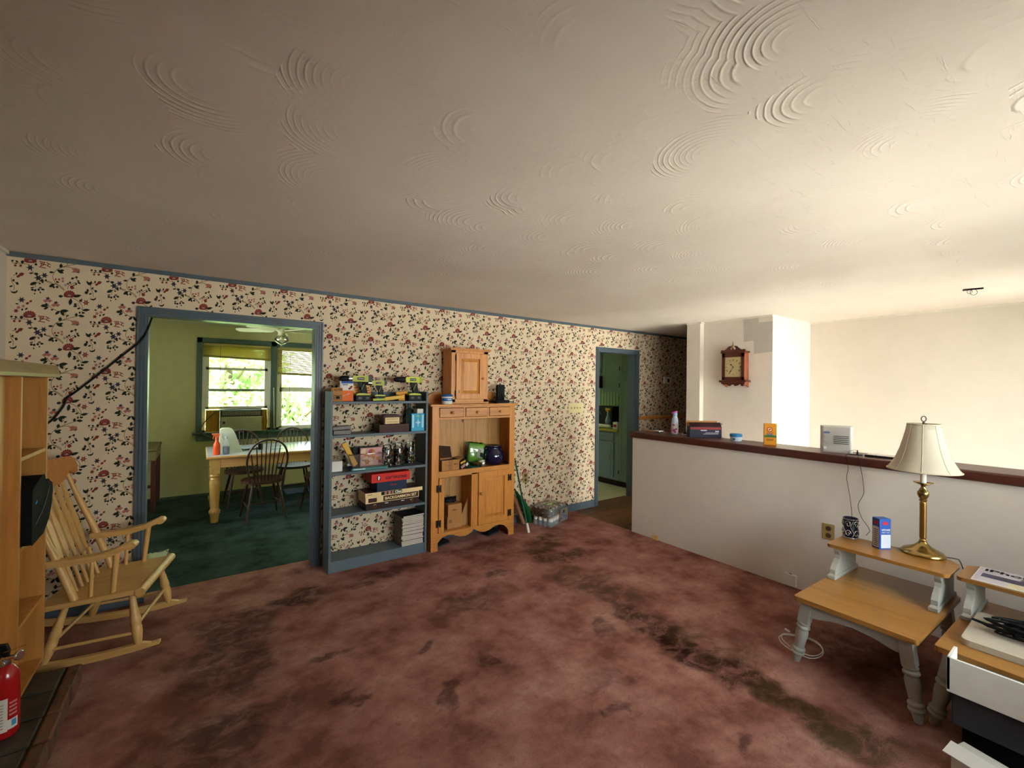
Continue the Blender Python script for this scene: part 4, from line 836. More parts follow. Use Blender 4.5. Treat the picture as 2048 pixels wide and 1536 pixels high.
# on the hutch
T = thing('wipes_tub', 'white tub with blue lid and label on the left of the hutch top', 'tub', (1.935, 3.80, 1.3865))
m = MB(); m.lathe([(.048, 0), (.052, .004), (.052, .070), (.050, .073)], seg=28); m.build('tub', M_PAPERW, T, local=True)
m = MB(); m.lathe([(.054, .072), (.055, .076), (.055, .088), (.050, .094), (0, .095)], seg=28); m.build('lid', flat('jar_blue', '#22588f', .35), T, local=True)
m = MB(); m.lathe([(.0523, .030), (.0523, .058)], seg=28, caps=False); m.build('blue_band', flat('band_blue', '#3a6fae', .5), T, local=True)
letters('wipes', .05, .016, M_PAPERW, T, (-.004, -.054, .045), (1, .1, 0), (0, 0, 1), local=True, bold=.04)
T = thing('router', 'black router box with coiled cord on the right of the hutch top', 'router', (2.62, 3.90, 1.3865), .1)
m = MB(); m.box(-.045, .05, -.02, .02, .03, .195); m.build('tower', M_BLACK, T, .006, local=True)
m = MB(); m.box(-.09, .09, -.06, .05, 0, .03); m.build('stand', M_BLACK, T, .008, local=True)
m = MB(); rr = random.Random(5)
for k in range(9):
    cc = (rr.uniform(-.10, .07), -.045 + rr.uniform(-.02, .02), .02 + rr.uniform(0, .05)); r_ = rr.uniform(.02, .045)
    ax = V((rr.uniform(-1, 1), rr.uniform(-.4, .4), rr.uniform(-.2, .2))).normalized()
    m.tube(arc(cc, r_, 0, 360, 16, eu=tuple(ax), ev=(0, rr.uniform(.2, .6), .8)), .0026, 6)
m.tube(smoothpts([(.08, -.03, .01), (.13, -.05, .006), (.16, -.04, .004), (.14, -.01, .012), (.09, 0, .02)], 5), .003, 6)
m.build('coiled_cord', M_BLACK, T, local=True)
T = thing('paper_card', 'small white card lying under the coiled cord on the hutch top', 'card', (2.60, 3.79, 1.3862)); m = MB(); m.box(-.06, .05, -.03, .03, 0, .0015); m.build('card', M_PAPERW, T, local=True)

# ------------------------------------------------------------------ things on the wallpapered wall
T = thing('switch_plate', 'wide ivory wall plate with four toggle switches on the wallpaper', 'light switch', (3.875, 4.04, 1.30))
m = MB(); m.box(-.128, .128, -.007, -.001, -.062, .062); m.build('plate', flat('ivory', '#cfc393', .4), T, .003, local=True)
for k in range(4):
    m = MB(); m.prism([(-.012, -.007), (.012, -.007), (.006, -.020), (-.002, -.018)], (-.087 + k * .05, 0, 0), (0, 0, 1), (0, 1, 0), (1, 0, 0), .008); m.build('toggle', flat('ivory_toggle', '#a89a62', .4), T, local=True)
T = thing('thermostat', 'white wall thermostat with small dark screen in the hallway', 'thermostat', (5.755, 4.04, 1.685))
m = MB(); m.box(-.085, .085, -.028, -.001, -.052, .052); m.build('housing', M_PAPERW, T, .008, local=True)
m = MB(); m.box(-.01, .035, -.030, -.027, -.028, .022); m.build('screen', M_INK, T, local=True)
T = thing('wall_handrail', 'wooden handrail fixed along the hallway wallpaper', 'handrail', (5.95, 4.0, 1.14))
m = MB(); m.tube([(-.9, -.035, 0), (.9, -.035, -.01)], .020, 12, flat=1.3); m.build('rail', M_PINEH, T, local=True)
for xx in (-.6, .6): m = MB(); m.tube([(xx, -.035, -.01), (xx, -.02, -.05), (xx, .038, -.05)], .007, 8); m.build('bracket', M_BRASS, T, local=True)
def outlet(name, label, M, flush=False):
    T = thing(name, label, 'outlet'); T.matrix_world = M; loc, rot, _ = M.decompose(); T.location = loc; T.rotation_euler = rot.to_euler()
    m = MB(); m.box(-.038, .038, -.007, -.001, -.060, .060); m.build('plate', flat('outlet_tan', '#9c8358', .5), T, .003, local=True)
    for s in (-1, 1):
        m = MB(); m.lathe([(.018, 0), (.018, .003), (.016, .004)], (0, -.006, s * .026), 18, axis=(0, -1, 0)); so = m.build('socket', flat('socket_brown', '#5a4326', .5), T, local=True)
        m = MB(); m.box(-.009, -.006, -.0112, -.0095, s * .026 - .004, s * .026 + .006); m.box(.006, .009, -.0112, -.0095, s * .026 - .004, s * .026 + .006); m.build('slot', M_INK, so, local=True)
    return T
outlet('wall_outlet', 'cream wall outlet low on the wallpaper beside the green stake', Matrix.Translation((3.08, 4.04, .505)))
Mx = Matrix.Translation((3.84, 1.28, .505)) @ Matrix.Rotation(R(-90), 4, 'Z')
outlet('wall_outlet', 'tan wall outlet on the half wall above the end table corner', Mx)
T = thing('phone_jack', 'square cream jack box at the bottom of the half wall', 'jack', (3.84, 1.533, .055)); m = MB(); m.box(-.028, -.001, -.045, .045, -.042, .048); m.build('box', M_WALL, T, .004, local=True)
m = MB(); m.box(-.018, -.008, -.012, .012, .048, .0495); m.build('slot', M_IRON, T, local=True)
single('jack_plate', MB().box(3.822, 3.839, 2.77, 2.83, .002, .045), M_GOLD, 'tiny brass coloured jack at the far end of the half wall base', 'jack', bevel=.003)
# black cable across the wall into the dining room
m = MB(); m.tube(smoothpts([(-.90, 4.00, 1.20), (-.797, 4.025, 1.300), (-.77, 4.025, 1.337), (-.736, 4.025, 1.401), (-.72, 4.025, 1.455), (-.683, 4.022, 1.49), (-.563, 4.02, 1.619), (-.463, 4.02, 1.732), (-.40, 4.018, 1.80), (-.372, 4.010, 1.83), (-.335, 4.012, 1.885), (-.312, 4.02, 1.955), (-.300, 4.05, 2.02), (-.30, 4.12, 2.03)], 5), .006, 8)
single('black_cable', m, M_BLACK, 'black cable running diagonally across the floral wallpaper into the doorway', 'cable')
# green stake, towel roll and log beside the hutch
T = thing('plant_stake', 'thin dark green stake with white tip leaning against the wallpaper', 'stake', (2.85, 3.665, 0))
a, b = V((0, 0, .012)), V((.06, .345, .724)); m = MB(); m.tube([a + (b - a) * .12, b], .0095, 10)
for k in range(7): p_ = a + (b - a) * (.35 + .085 * k); m.sphere(p_ + V((-.009 if k % 2 else .009, -.006, 0)), .007, 6, 4)
m.build('rod', flat('dark_green_rod', '#0f3a26', .35), T, local=True)
m = MB(); m.tube([a, a + (b - a) * .125], .014, 10); m.build('white_tip', M_PAPERW, T, local=True)
m = MB(); m.tube([a + (b - a) * .14 + V((-.0095, -.004, 0)), b + V((-.0095, -.004, 0))], .002, 5); m.build('pale_stripe', flat('mint', '#5fae86', .4), T, local=True)
T = thing('green_towel_roll', 'green velvety rolled mat leaning beside the hutch', 'mat', (2.98, 3.95, 0))
m = MB(); pts = smoothpts([(.09, -.0, .02), (.065, .0, .12), (.03, .015, .21), (-.02, .03, .30), (-.08, .055, .405)], 6); n = len(pts)
m.tube(pts, [.045 + .02 * math.sin(PI * min(1, i / n * 1.2)) - .045 * (i / n) ** 3 for i in range(n)], 14, flat=.55); m.build('roll', flat('green_velvet', '#14532a', .9), T, local=True)
T = thing('wooden_post', 'round brown wooden post leaning between the hutch and the green mat', 'post', (2.94, 3.94, 0))
m = MB(); m.tube([(.035, -.02, .02), (-.06, .06, .33)], .026, 12); m.build('post', wood('post_wood', '#6b4527', '#7d5431', 'z', 1), T, .003, local=True)
# water bottles
cx, cy, rz = 3.300, 3.845, .34
M0 = Matrix.Translation((cx, cy, 0)) @ Matrix.Rotation(rz, 4, 'Z')
BT = thing('water_bottle', 'clear plastic water bottle in the shrink wrapped pack by the wall', 'bottle', (0, 0, 0), 0, 'water bottles in the shrink wrapped pack')
m = MB(); m.lathe([(.026, 0), (.0295, .006), (.0295, .05), (.0275, .055), (.0295, .06), (.0295, .135), (.026, .152), (.015, .178), (.0125, .186), (.0125, .19)], seg=14); m.build('bottle_body', M_BOT, BT, local=True)
m = MB(); m.lathe([(.0298, .062), (.0298, .115)], seg=14, caps=False); m.build('paper_label', M_PAPERW, BT, local=True)
m = MB(); m.lathe([(.0145, .186), (.0145, .201), (.013, .203), (0, .2035)], seg=12); m.build('cap', M_PAPERW, BT, local=True)
first = True
for i in range(6):
    for j in range(4):
        p_ = M0 @ V((-.155 + i * .062, -.093 + j * .062, 0))
        if first: BT.location = p_; first = False
        else: dup(BT, p_)
T = thing('shrink_wrap', 'clear shrink wrap with green leaf and blue print around the water bottles', 'wrap', (cx, cy, 0), rz)
m = MB(); WX, WY, WZ = .190, .128, .208
ring = [(WX, -WY), (WX, WY), (-WX, WY), (-WX, -WY)]
rr = random.Random(3); N = 44; vs = []
def rim(t_, z, k=1.0):
    per = t_ * 4; e = int(per) % 4; f_ = per - int(per); a_, b_ = ring[e], ring[(e + 1) % 4]; return V(((a_[0] + (b_[0] - a_[0]) * f_) * k, (a_[1] + (b_[1] - a_[1]) * f_) * k, z))
rows = [(.10, 1.0), (.15, 1.0), (.185, .995), (.203, .96), (.209, .8), (.210, .4), (.209, .02)]
for z, k in rows:
    for i in range(N): p_ = rim(i / N, z, k); p_ += V((rr.uniform(-.004, .004), rr.uniform(-.004, .004), rr.uniform(-.003, .003))); vs.append(p_)
fs = [(r_ * N + i, r_ * N + (i + 1) % N, (r_ + 1) * N + (i + 1) % N, (r_ + 1) * N + i) for r_ in range(len(rows) - 1) for i in range(N)]
m.add(vs, fs, True); m.build('film', glassy('shrink_film', (.90, .91, .90, 1), .14, .15), T, local=True)
m = MB(); rr = random.Random(8)
m.lathe([(.05, 0), (.05, .0006)], (-.02, .0, .2125), 14, sy=.6, m=0)
for k in range(5): a_ = k * 1.25; m.prism([(0, -.01), (.03, -.012), (.05, 0), (.03, .012), (0, .01)], (.0 + .02 * math.cos(a_), .0 + .015 * math.sin(a_), .2135 + k * .0003), (math.cos(a_), math.sin(a_) * .7, 0), (-math.sin(a_), math.cos(a_), 0), (0, 0, 1), .0004, m=1)
m.build('top_print', [M_PAPERW, flat('leaf_lime', '#8fb52e', .5)], T, local=True)
m = MB(); y_ = -WY - .004
for k in range(9): a_ = rr.uniform(0, 3); m.obox((.06 + rr.uniform(-.03, .10), y_, .075 + rr.uniform(-.035, .05)), (.014 * math.cos(a_), 0, .014 * math.sin(a_)), (0, .0005, 0), (-.005 * math.sin(a_), 0, .005 * math.cos(a_)), m=0)
m.lathe([(.02, 0), (.02, .001)], (.085, y_, .13), 12, axis=(0, -1, 0), m=1, sx=.7); m.obox((.115, y_, .14), (.008, 0, .004), (0, .0005, 0), (0, 0, .018), m=2)
m.box(.00, .185, y_ + .0012, y_ + .002, .02, .165, m=3)
m.build('side_print', [flat('print_blue', '#3d7fae', .5), M_INK, flat('leaf_lime2', '#8fb52e', .5), glassy('white_print_film', (.75, .77, .75, 1), .5, .4)], T, local=True)
# ------------------------------------------------------------------ on the half wall ledge
zl = 1.0905
def lookrz(x, y, extra=0): return math.atan2(y, x) - PI / 2 + extra      # local -y faces the camera's side of the room
T = thing('air_freshener_can', 'pale blue air freshener spray bottle with pink nozzle on the ledge', 'spray bottle', (4.0, 2.70, zl), lookrz(4, 2.7))
m = MB(); m.lathe([(.030, 0), (.034, .006), (.035, .06), (.034, .12), (.031, .150), (.022, .178), (.019, .186)], seg=22); m.build('bottle_body', flat('pale_blue_plastic', '#a8b9cc', .3), T, local=True)
m = MB(); m.lathe([(.0352, .012), (.0356, .07)], seg=22, caps=False); m.build('floral_band', flat('pale_pink_band', '#cfb3c4', .5), T, local=True)
m = MB()
for a, b, r in ((-.008, .04, .014), (.012, .055, .009), (-.014, .095, .012), (.004, .025, .01)): m.lathe([(r, 0), (r, .001)], (a, -.0355, b), 9, axis=(a * 20, -1, 0), sx=1.1)
m.build('flower_print', flat('magenta_print', '#8c3f74', .5), T, local=True)
m = MB(); m.lathe([(.020, 0), (.020, .001)], (.004, -.0358, .085), 18, axis=(0, -1, 0), sy=1.2); m.build('round_logo', M_PAPERW, T, local=True)
m = MB(); m.lathe([(.019, .186), (.020, .192), (.019, .212), (.024, .222)], seg=18); m.obox((.016, 0, .200), (.006, 0, -.01), (0, .008, 0), (.003, 0, .022)); m.build('neck', flat('blue_neck', '#8fa9c4', .3), T, .001, local=True)
m = MB(); m.lathe([(.030, .0), (.034, .006), (.030, .014), (.0, .018)], (0, 0, 0), seg=18, sy=.75); m.xf(Matrix.Translation((-.004, 0, .218)) @ Matrix.Rotation(-.35, 4, 'Y')); m.build('nozzle', flat('pink_plastic', '#a94f94', .35), T, local=True)
m = MB(); m.lathe([(.048, 0), (.052, .003), (.052, .018), (.046, .022), (0, .023)], seg=26); m.xf(Matrix.Translation((4.02, 2.91, zl))); single('round_tin', m, M_CHROME, 'flat round silver tin near the far end of the ledge', 'tin')
m = MB(); m.box(-.02, .02, -.11, .11, 0, .006); m.xf(Matrix.Translation((4.04, 3.02, zl))); single('flat_bar', m, M_CARD, 'thin brown strip lying at the very end of the ledge', 'strip')
T = thing('clear_clamshell', 'small clear plastic package with a red print behind the spray bottle', 'package', (4.06, 2.60, zl), lookrz(4, 2.6)); m = MB(); m.box(-.05, .04, -.02, .02, 0, .035); m.build('shell', M_CLEAR, T, .006, local=True)
m = MB(); m.box(-.035, .03, -.006, -.003, .006, .028); m.build('card_insert', flat('dark_red_print', '#5f2a20', .5), T, local=True)
T = thing('blister_card', 'white framed blister card with red print standing beside the open box', 'package', (4.03, 2.54, zl), lookrz(4, 2.55)); m = MB(); m.box(-.036, .040, -.002, .002, 0, .095); m.build('card', M_PAPERW, T, local=True)
m = MB(); decal(m, (0, -.002, .048), (1, 0, 0), (0, 0, 1), .058, .055); m.build('dark_window', flat('window_red', '#5a2520', .4), T, local=True)
m = MB(); m.lathe([(.014, 0), (.012, .016), (0, .020)], (.028, -.016, 0), 12); m.build('white_knob', M_PAPERW, T, local=True)
T = thing('open_tool_carton', 'open navy and red carton with flaps up on the ledge', 'box', (4.02, 2.39, zl), lookrz(4.02, 2.39, .42))
m = MB(); m.box(-.155, .155, -.04, -.037, 0, .105); m.box(-.155, .155, .037, .04, 0, .105); m.box(-.155, -.152, -.037, .037, 0, .105); m.box(.152, .155, -.037, .037, 0, .105); m.build('carton', flat('dark_navy_card', '#14142a', .45), T, local=True)
m = MB(); m.obox((0, -.026, .122), (.153, 0, 0), (0, .001, .0003), (0, .014, .022)); m.build('front_flap', flat('black_red_card', '#2c1214', .5), T, local=True)
m = MB(); m.obox((.0, .050, .125), (.155, 0, 0), (0, .001, 0), (0, .012, .030)); m.obox((.168, .01, .118), (.012, 0, .018), (0, .03, 0), (.001, 0, -.001), m=1); m.build('back_flap', [M_CARD, M_PAPERW], T, local=True)
m = MB(); decal(m, (-.0, -.04, .088), (1, 0, 0), (0, 0, 1), .30, .022, 0); decal(m, (.06, -.04, .045), (1, 0, 0), (0, 0, 1), .13, .004, 1); decal(m, (.05, -.04, .034), (1, 0, 0), (0, 0, 1), .15, .004, 1); decal(m, (-.02, -.04, .068), (1, 0, 0), (0, 0, 1), .06, .010, 1); decal(m, (.11, -.04, .06), (1, 0, 0), (0, 0, 1), .035, .012, 1); m.build('printed_label', [flat('band_red', '#7c2420', .5), flat('print_lilac', '#a9a4b4', .5)], T, local=True)
T = thing('dropper_bottle', 'tiny tan bottle standing in front of the open navy carton', 'bottle', (3.93, 2.47, zl)); m = MB(); m.lathe([(.014, 0), (.016, .003), (.016, .042), (.008, .054), (.008, .058)], seg=14); m.build('bottle_body', M_CREAMP, T, local=True)
m = MB(); m.lathe([(.010, .058), (.010, .074), (0, .075)], seg=12); m.build('cap', M_PAPERW, T, local=True)
T = thing('blue_lid_jar', 'low white jar with wide blue lid on the ledge', 'jar', (3.99, 2.06, zl), lookrz(4, 2.06)); m = MB(); m.lathe([(.044, 0), (.048, .004), (.049, .042)], seg=28); m.build('jar_body', flat('jar_white', '#b9c6d2', .4), T, local=True)
m = MB(); m.lathe([(.052, .040), (.053, .044), (.053, .060), (.049, .066), (0, .067)], seg=28); m.build('lid', flat('lid_blue', '#2472a8', .3), T, local=True)
m = MB()
for a in range(8): m.bar((-.015, -.0495, .02), (-.015 + .012 * math.cos(a * PI / 4), -.0495, .02 + .012 * math.sin(a * PI / 4)), .003, .003, up=(0, 1, 0))
m.build('navy_emblem', M_NAVY, T, local=True)
T = thing('baking_soda_box', 'upright orange baking soda carton on the ledge', 'box', (3.985, 1.765, zl), lookrz(3.985, 1.765, .12))
w, d, h = .046, .030, .182
m = MB(); m.box(-w, w, -d, d, 0, h); m.build('carton', flat('soda_orange', '#d48a1a', .45), T, .001, local=True)
m = MB(); m.lathe([(.021, 0), (.021, .001)], (-.006, -d, .133), 20, axis=(0, -1, 0)); em = m.build('round_emblem', flat('soda_red', '#a8322a', .5), T, local=True)
m = MB(); m.lathe([(.015, 0), (.015, .0016)], (-.006, -d, .133), 20, axis=(0, -1, 0)); m.build('emblem_ring', M_CREAMP, em, local=True)
m = MB(); m.obox((-.006, -d - .002, .133), (.008, 0, .006), (0, .0004, 0), (-.003, 0, .004)); m.build('emblem_arm', flat('soda_red2', '#a8322a', .5), em, local=True)
letters('ARM & HAMMER', .05, .006, flat('soda_red3', '#a8322a', .5), T, (-.004, -d, .107), (1, 0, 0), (0, 0, 1), local=True, bold=.02)
letters('EXTRA', .05, .013, M_BLU, T, (-.004, -d, .093), (1, 0, 0), (0, 0, 1), local=True, bold=.04)
m = MB(); m.prism([(-w, .066), (w, .066), (w, .082), (0, .088), (-w, .082)], (0, -d - .001, 0), (1, 0, 0), (0, 0, 1), (0, 1, 0), .0009); m.build('green_band', flat('soda_green', '#3f6b34', .5), T, local=True)
m = MB(); decal(m, (-.004, -d, .05), (1, 0, 0), (0, 0, 1), .055, .005); decal(m, (-.004, -d, .040), (1, 0, 0), (0, 0, 1), .048, .005); m.build('small_print', flat('print_brown', '#6a3c14', .5), T, local=True)
T = thing('air_purifier', 'grey white box shaped air purifier with slotted front on the ledge', 'air purifier', (3.985, 1.285, zl), lookrz(3.985, 1.285, .05))
def rounded(w, d, r, n=5, bow=0):
    P_ = []
    for cx_, cy_, a0 in ((w - r, d - r, 0), (-w + r, d - r, 90), (-w + r, -d + r, 180), (w - r, -d + r, 270)):
        for i in range(n + 1): a = R(a0 + 90 * i / n); P_.append((cx_ + r * math.cos(a), cy_ + r * math.sin(a)))
    return P_
m = MB(); base = [(x_, y_ - .012 * (1 - (x_ / .1) ** 2) * (y_ < 0)) for x_, y_ in rounded(.1, .045, .02)]
m.prism(base, (0, 0, 0), (1, 0, 0), (0, 1, 0), (0, 0, 1), .196); m.build('housing', flat('purifier_grey', '#b7b2ac', .4), T, .006, local=True)
m = MB(); m.prism([(x_ * 1.02, y_ * 1.04) for x_, y_ in base], (0, 0, .194), (1, 0, 0), (0, 1, 0), (0, 0, 1), .008); m.build('top_cover', flat('purifier_light', '#cbc6bf', .4), T, .003, local=True)
m = MB()
for k in range(5): m.box(-.020, .072, -.0565, -.0555 + .003, .068 + k * .014, .072 + k * .014)
m.build('front_slot', M_DGREY, T, local=True)
m = MB(); m.lathe([(.024, 0), (.024, .001)], (-.062, -.0525, .152), 18, axis=(-.1, -1, 0), sx=1.0, sy=.45); lb = m.build('oval_logo', flat('logo_grey', '#8c95a4', .4), T, local=True)
letters('ionic', .034, .010, M_BLU, lb, (-.062, -.0538, .152), (1, -.1, 0), (0, 0, 1), local=True, bold=.02)
m = MB(); m.box(-.082, -.062, -.0545, -.048, .022, .044); m.build('rocker_switch', M_PAPERW, T, .002, local=True)
m = MB()
for a, b in ((-.075, .12), (-.075, .078), (-.060, .070)): m.lathe([(.0025, 0), (.0025, .001)], (a, -.0535, b), 8, axis=(0, -1, 0))
m.build('indicator', M_DGREY, T, local=True)
T = thing('cable_plug', 'small black plug with a looped thin wire on the ledge', 'plug', (3.93, 1.135, zl), lookrz(4, 1.1)); m = MB(); m.box(-.05, .03, -.014, .014, 0, .006); m.build('adapter', M_DGREY, T, .003, local=True)
m = MB(); m.lathe([(.007, .006), (.006, .02), (.002, .038)], seg=10); m.build('plug', M_BLACK, T, local=True)
m = MB(); m.tube(smoothpts([(-.055, 0, .004), (-.045, 0, .024), (-.02, 0, .036), (0, 0, .034)], 5), .0012, 6); m.build('wire', M_BLACK, T, local=True)
T = thing('black_tablet', 'flat black device with a white cover lying on the ledge behind the lamp shade', 'tablet', (3.97, 1.00, zl), .05); m = MB(); m.box(-.06, .06, -.11, .09, 0, .012); m.build('case', M_BLACK, T, .003, local=True)
m = MB(); m.box(-.035, .058, -.105, .085, .012, .016); m.build('cover', M_PAPERW, T, .002, local=True)
for k, (yy, zz) in enumerate(((1.50, 0), (1.62, 0), (.62, 0))):
    pass
m = MB(); m.tube(smoothpts([(3.93, 1.17, 1.094), (3.82, 1.17, 1.095), (3.798, 1.160, 1.06), (3.828, 1.160, 1.0), (3.828, 1.168, .93), (3.828, 1.150, .81), (3.82, 1.137, .721), (3.74, 1.11, .69), (3.60, 1.06, .66), (3.55, 1.04, .63)], 6), .0016, 6); single('thin_wire', m, M_BLACK, 'thin black wire hanging from the ledge down to the metal scroll cup', 'wire')
m = MB(); m.tube(smoothpts([(3.93, 1.12, 1.094), (3.82, 1.10, 1.095), (3.798, 1.09, 1.06), (3.828, 1.083, 1.0), (3.828, 1.068, .878), (3.828, 1.071, .825), (3.828, 1.10, .745), (3.828, 1.078, .663), (3.82, 1.046, .62), (3.78, 1.02, .60), (3.70, 1.0, .6065), (3.60, .99, .606)], 6), .0016, 6); single('thin_wire', m, M_BLACK, 'thin black wire hanging in a wavy line to the right of the straighter wire', 'wire')

# ------------------------------------------------------------------ wall clock
T = thing('wall_clock', 'dark mahogany wall clock with scrolled crest and square cream face', 'clock', (4.98, 2.56, 1.83))
xf_, y0, y1 = 4.872, 2.433, 2.687
m = MB(); m.box(4.885, 4.979, y0 + .004, y1 - .004, 1.665, 1.972); m.build('case', M_MAHOG2, T, .002)
m = MB()
for a, b, c_, e in ((y0, y0 + .034, 1.665, 1.972), (y1 - .034, y1, 1.665, 1.972), (y0, y1, 1.665, 1.700), (y0, y1, 1.925, 1.972)): m.box(xf_, 4.886, a, b, c_, e)
m.build('front_frame', M_MAHOG, T, .002)
m = MB(); m.box(4.862, 4.979, y0 - .012, y1 + .012, 1.972, 1.990); m.box(4.855, 4.979, y0 - .024, y1 + .024, 1.640, 1.665); m.build('molding', M_MAHOG, T, .004)
cr = [(-.135, 1.990), (.135, 1.990), (.135, 2.006), (.12, 2.008), (.105, 2.002), (.09, 2.006), (.07, 2.022), (.045, 2.046), (.022, 2.050), (.015, 2.040), (.03, 2.030), (.034, 2.016), (.022, 2.006), (.010, 2.008), (.008, 2.022), (-.008, 2.022), (-.010, 2.008), (-.022, 2.006), (-.034, 2.016), (-.03, 2.030), (-.015, 2.040), (-.022, 2.050), (-.045, 2.046), (-.07, 2.022), (-.09, 2.006), (-.105, 2.002), (-.12, 2.008), (-.135, 2.006)]
m = MB(); m.prism(cr, (4.868, 2.56, 0), (0, 1, 0), (0, 0, 1), (1, 0, 0), .014); m.build('scroll_crest', M_MAHOG, T)
m = MB(); m.lathe([(.008, 0), (.010, .01), (.006, .016), (.014, .026), (.014, .034), (.004, .044), (.006, .05), (.002, .08)], (4.875, 2.56, 2.02), 12); m.build('finial', M_BRASS, T)
sk = [(-.135, 1.640), (.135, 1.640), (.128, 1.625), (.10, 1.612), (.075, 1.618), (.045, 1.60), (.03, 1.598), (.012, 1.612), (0, 1.618), (-.012, 1.612), (-.03, 1.598), (-.06, 1.606), (-.085, 1.622), (-.10, 1.60), (-.118, 1.597), (-.132, 1.62)]
m = MB(); m.prism(sk, (4.868, 2.56, 0), (0, 1, 0), (0, 0, 1), (1, 0, 0), .012); m.build('scalloped_skirt', M_MAHOG, T)
for yy in (y0 + .002, y1 - .014):
    m = MB(); m.prism([(4.88, 1.640), (4.979, 1.640), (4.979, 1.585), (4.955, 1.592), (4.93, 1.612), (4.90, 1.612)], (0, yy, 0), (1, 0, 0), (0, 0, 1), (0, 1, 0), .012); m.build('side_bracket', M_MAHOG2, T)
m = MB(); m.box(4.884, 4.887, y0 + .03, y1 - .03, 1.695, 1.93); fc = m.build('face', flat('aged_dial', '#b5a67c', .5), T)
cyy, czz = 2.56, 1.812
for k, num in enumerate(('XII', 'I', 'II', 'III', 'IIII', 'V', 'VI', 'VII', 'VIII', 'IX', 'X', 'XI')):
    a = R(30 * k); up = V((0, -math.sin(a), math.cos(a))); rt = V((0, -math.cos(a), -math.sin(a)))
    letters(num, .005 * len(num) + .002, .018, M_INK, fc, V((4.8838, cyy, czz)) + up * .080, rt, up, name='numeral', bold=.02)
def hand(nm, ang, L, w):
    a = R(ang); up = V((0, -math.sin(a), math.cos(a))); rt = V((0, -math.cos(a), -math.sin(a))); m = MB()
    m.prism([(-.002, -.01), (.002, -.01), (.002, L * .55), (w, L * .72), (0, L), (-w, L * .72), (-.002, L * .55)], V((4.8815, cyy, czz)), rt, up, (-1, 0, 0), .001); m.build(nm, M_INK, fc)
hand('hour_hand', 317, .052, .008); hand('minute_hand', 212, .076, .006)

# ------------------------------------------------------------------ end tables
def step_end_table(loc, rz, label):
    T = thing('step_end_table', label, 'end table', loc, rz, 'two tier end tables along the half wall')
    def slab(x0, x1, y0, y1, z0, z1, c=.03):
        m = MB(); m.prism([(x0 + c * .3, y0), (x1 - c, y0), (x1, y0 + c), (x1, y1 - c), (x1 - c, y1), (x0 + c * .3, y1), (x0, y1 - c * .3), (x0, y0 + c * .3)], (0, 0, z0), (1, 0, 0), (0, 1, 0), (0, 0, 1), z1 - z0); return m
    slab(0, .82, 0, .53, .376, .400).build('lower_top', M_OAK, T, .009, local=True, bseg=3)
    slab(.49, .79, -.006, .552, .576, .595, .05).build('upper_top', M_OAK, T, .008, local=True, bseg=3)
    for ya in (.025, .487):
        m = MB(); pr = [(.435, .400), (.435, .425), (.448, .428), (.450, .455), (.470, .478), (.490, .490), (.515, .510), (.522, .535), (.510, .548), (.502, .556), (.502, .576), (.775, .576), (.775, .43), (.790, .425), (.790, .400)]
        m.prism(pr, (0, ya, 0), (1, 0, 0), (0, 0, 1), (0, 1, 0), .028); br = m.build('scroll_bracket', M_GREY, T, .003, local=True)
        m = MB(); m.box(.428, .795, ya - .007, ya + .035, .400, .422); m.build('bracket_foot', M_GREY, br, .003, local=True)
    ap_ = [(.06, .376), (.47, .376), (.47, .30), (.445, .296), (.42, .300), (.36, .318), (.265, .328), (.17, .318), (.11, .300), (.085, .296), (.06, .30)]
    m = MB(); m.prism(ap_, (.035, 0, 0), (0, 1, 0), (0, 0, 1), (1, 0, 0), .02); m.build('apron', M_GREY, T, .002, local=True)
    for ya in (.035, .475): m = MB(); m.box(.06, .76, ya, ya + .02, .30, .376); m.build('apron', M_GREY, T, .002, local=True)
    m = MB(); m.box(.745, .765, .06, .47, .30, .376); m.build('apron', M_GREY, T, .002, local=True)
    prof = [(.017, 0), (.022, .03), (.024, .048), (.034, .054), (.034, .062), (.027, .070), (.033, .078), (.033, .086), (.024, .094), (.026, .12), (.031, .16), (.031, .19), (.025, .208), (.034, .214), (.034, .224), (.025, .232), (.033, .242), (.028, .252)]
    for (tx, ty, fx, fy) in ((.055, .055, .045, .005), (.055, .475, .075, .545), (.735, .055, .745, .02), (.735, .475, .745, .53)):
        a = V((fx, fy, 0)); b = V((tx, ty, .376)); ax = (b - a).normalized(); L = (b - a).length
        m = MB(); m.lathe([(r, h_ / .376 * L) for r, h_ in prof], a, 20, axis=ax)
        e1 = V((1, 0, 0)); e1 = (e1 - ax * e1.dot(ax)).normalized(); e2 = ax.cross(e1)
        m.obox(a + ax * (L * .83), e1 * .028, e2 * .028, ax * (L * .165)); m.build('leg', M_GREY, T, .003, local=True)
    return T
step_end_table((2.735, .555, 0), R(-1.5), 'grey distressed two tier end table carrying the brass lamp')
step_end_table((2.744, -.026, 0), R(-1.5), 'grey distressed two tier end table with magazine and black cables on it')
zt1 = .5955
T = thing('table_lamp', 'brass candlestick table lamp with cream bell shade', 'lamp', (3.51, .693, zt1), 0)
m = MB(); m.lathe([(.088, 0), (.092, .004), (.092, .012), (.084, .020), (.080, .026), (.060, .036), (.036, .050), (.022, .066), (.016, .078)], seg=36, sx=1.0, sy=1.12); m.build('base', M_BRASS, T, local=True)
m = MB(); m.lathe([(.014, .076), (.018, .084), (.013, .092), (.0165, .10), (.0165, .305), (.013, .312), (.020, .322), (.014, .330)], seg=12, smooth=False); m.build('column', flat('antique_brass', '#a27c45', .3, metal=1.0), T, local=True)
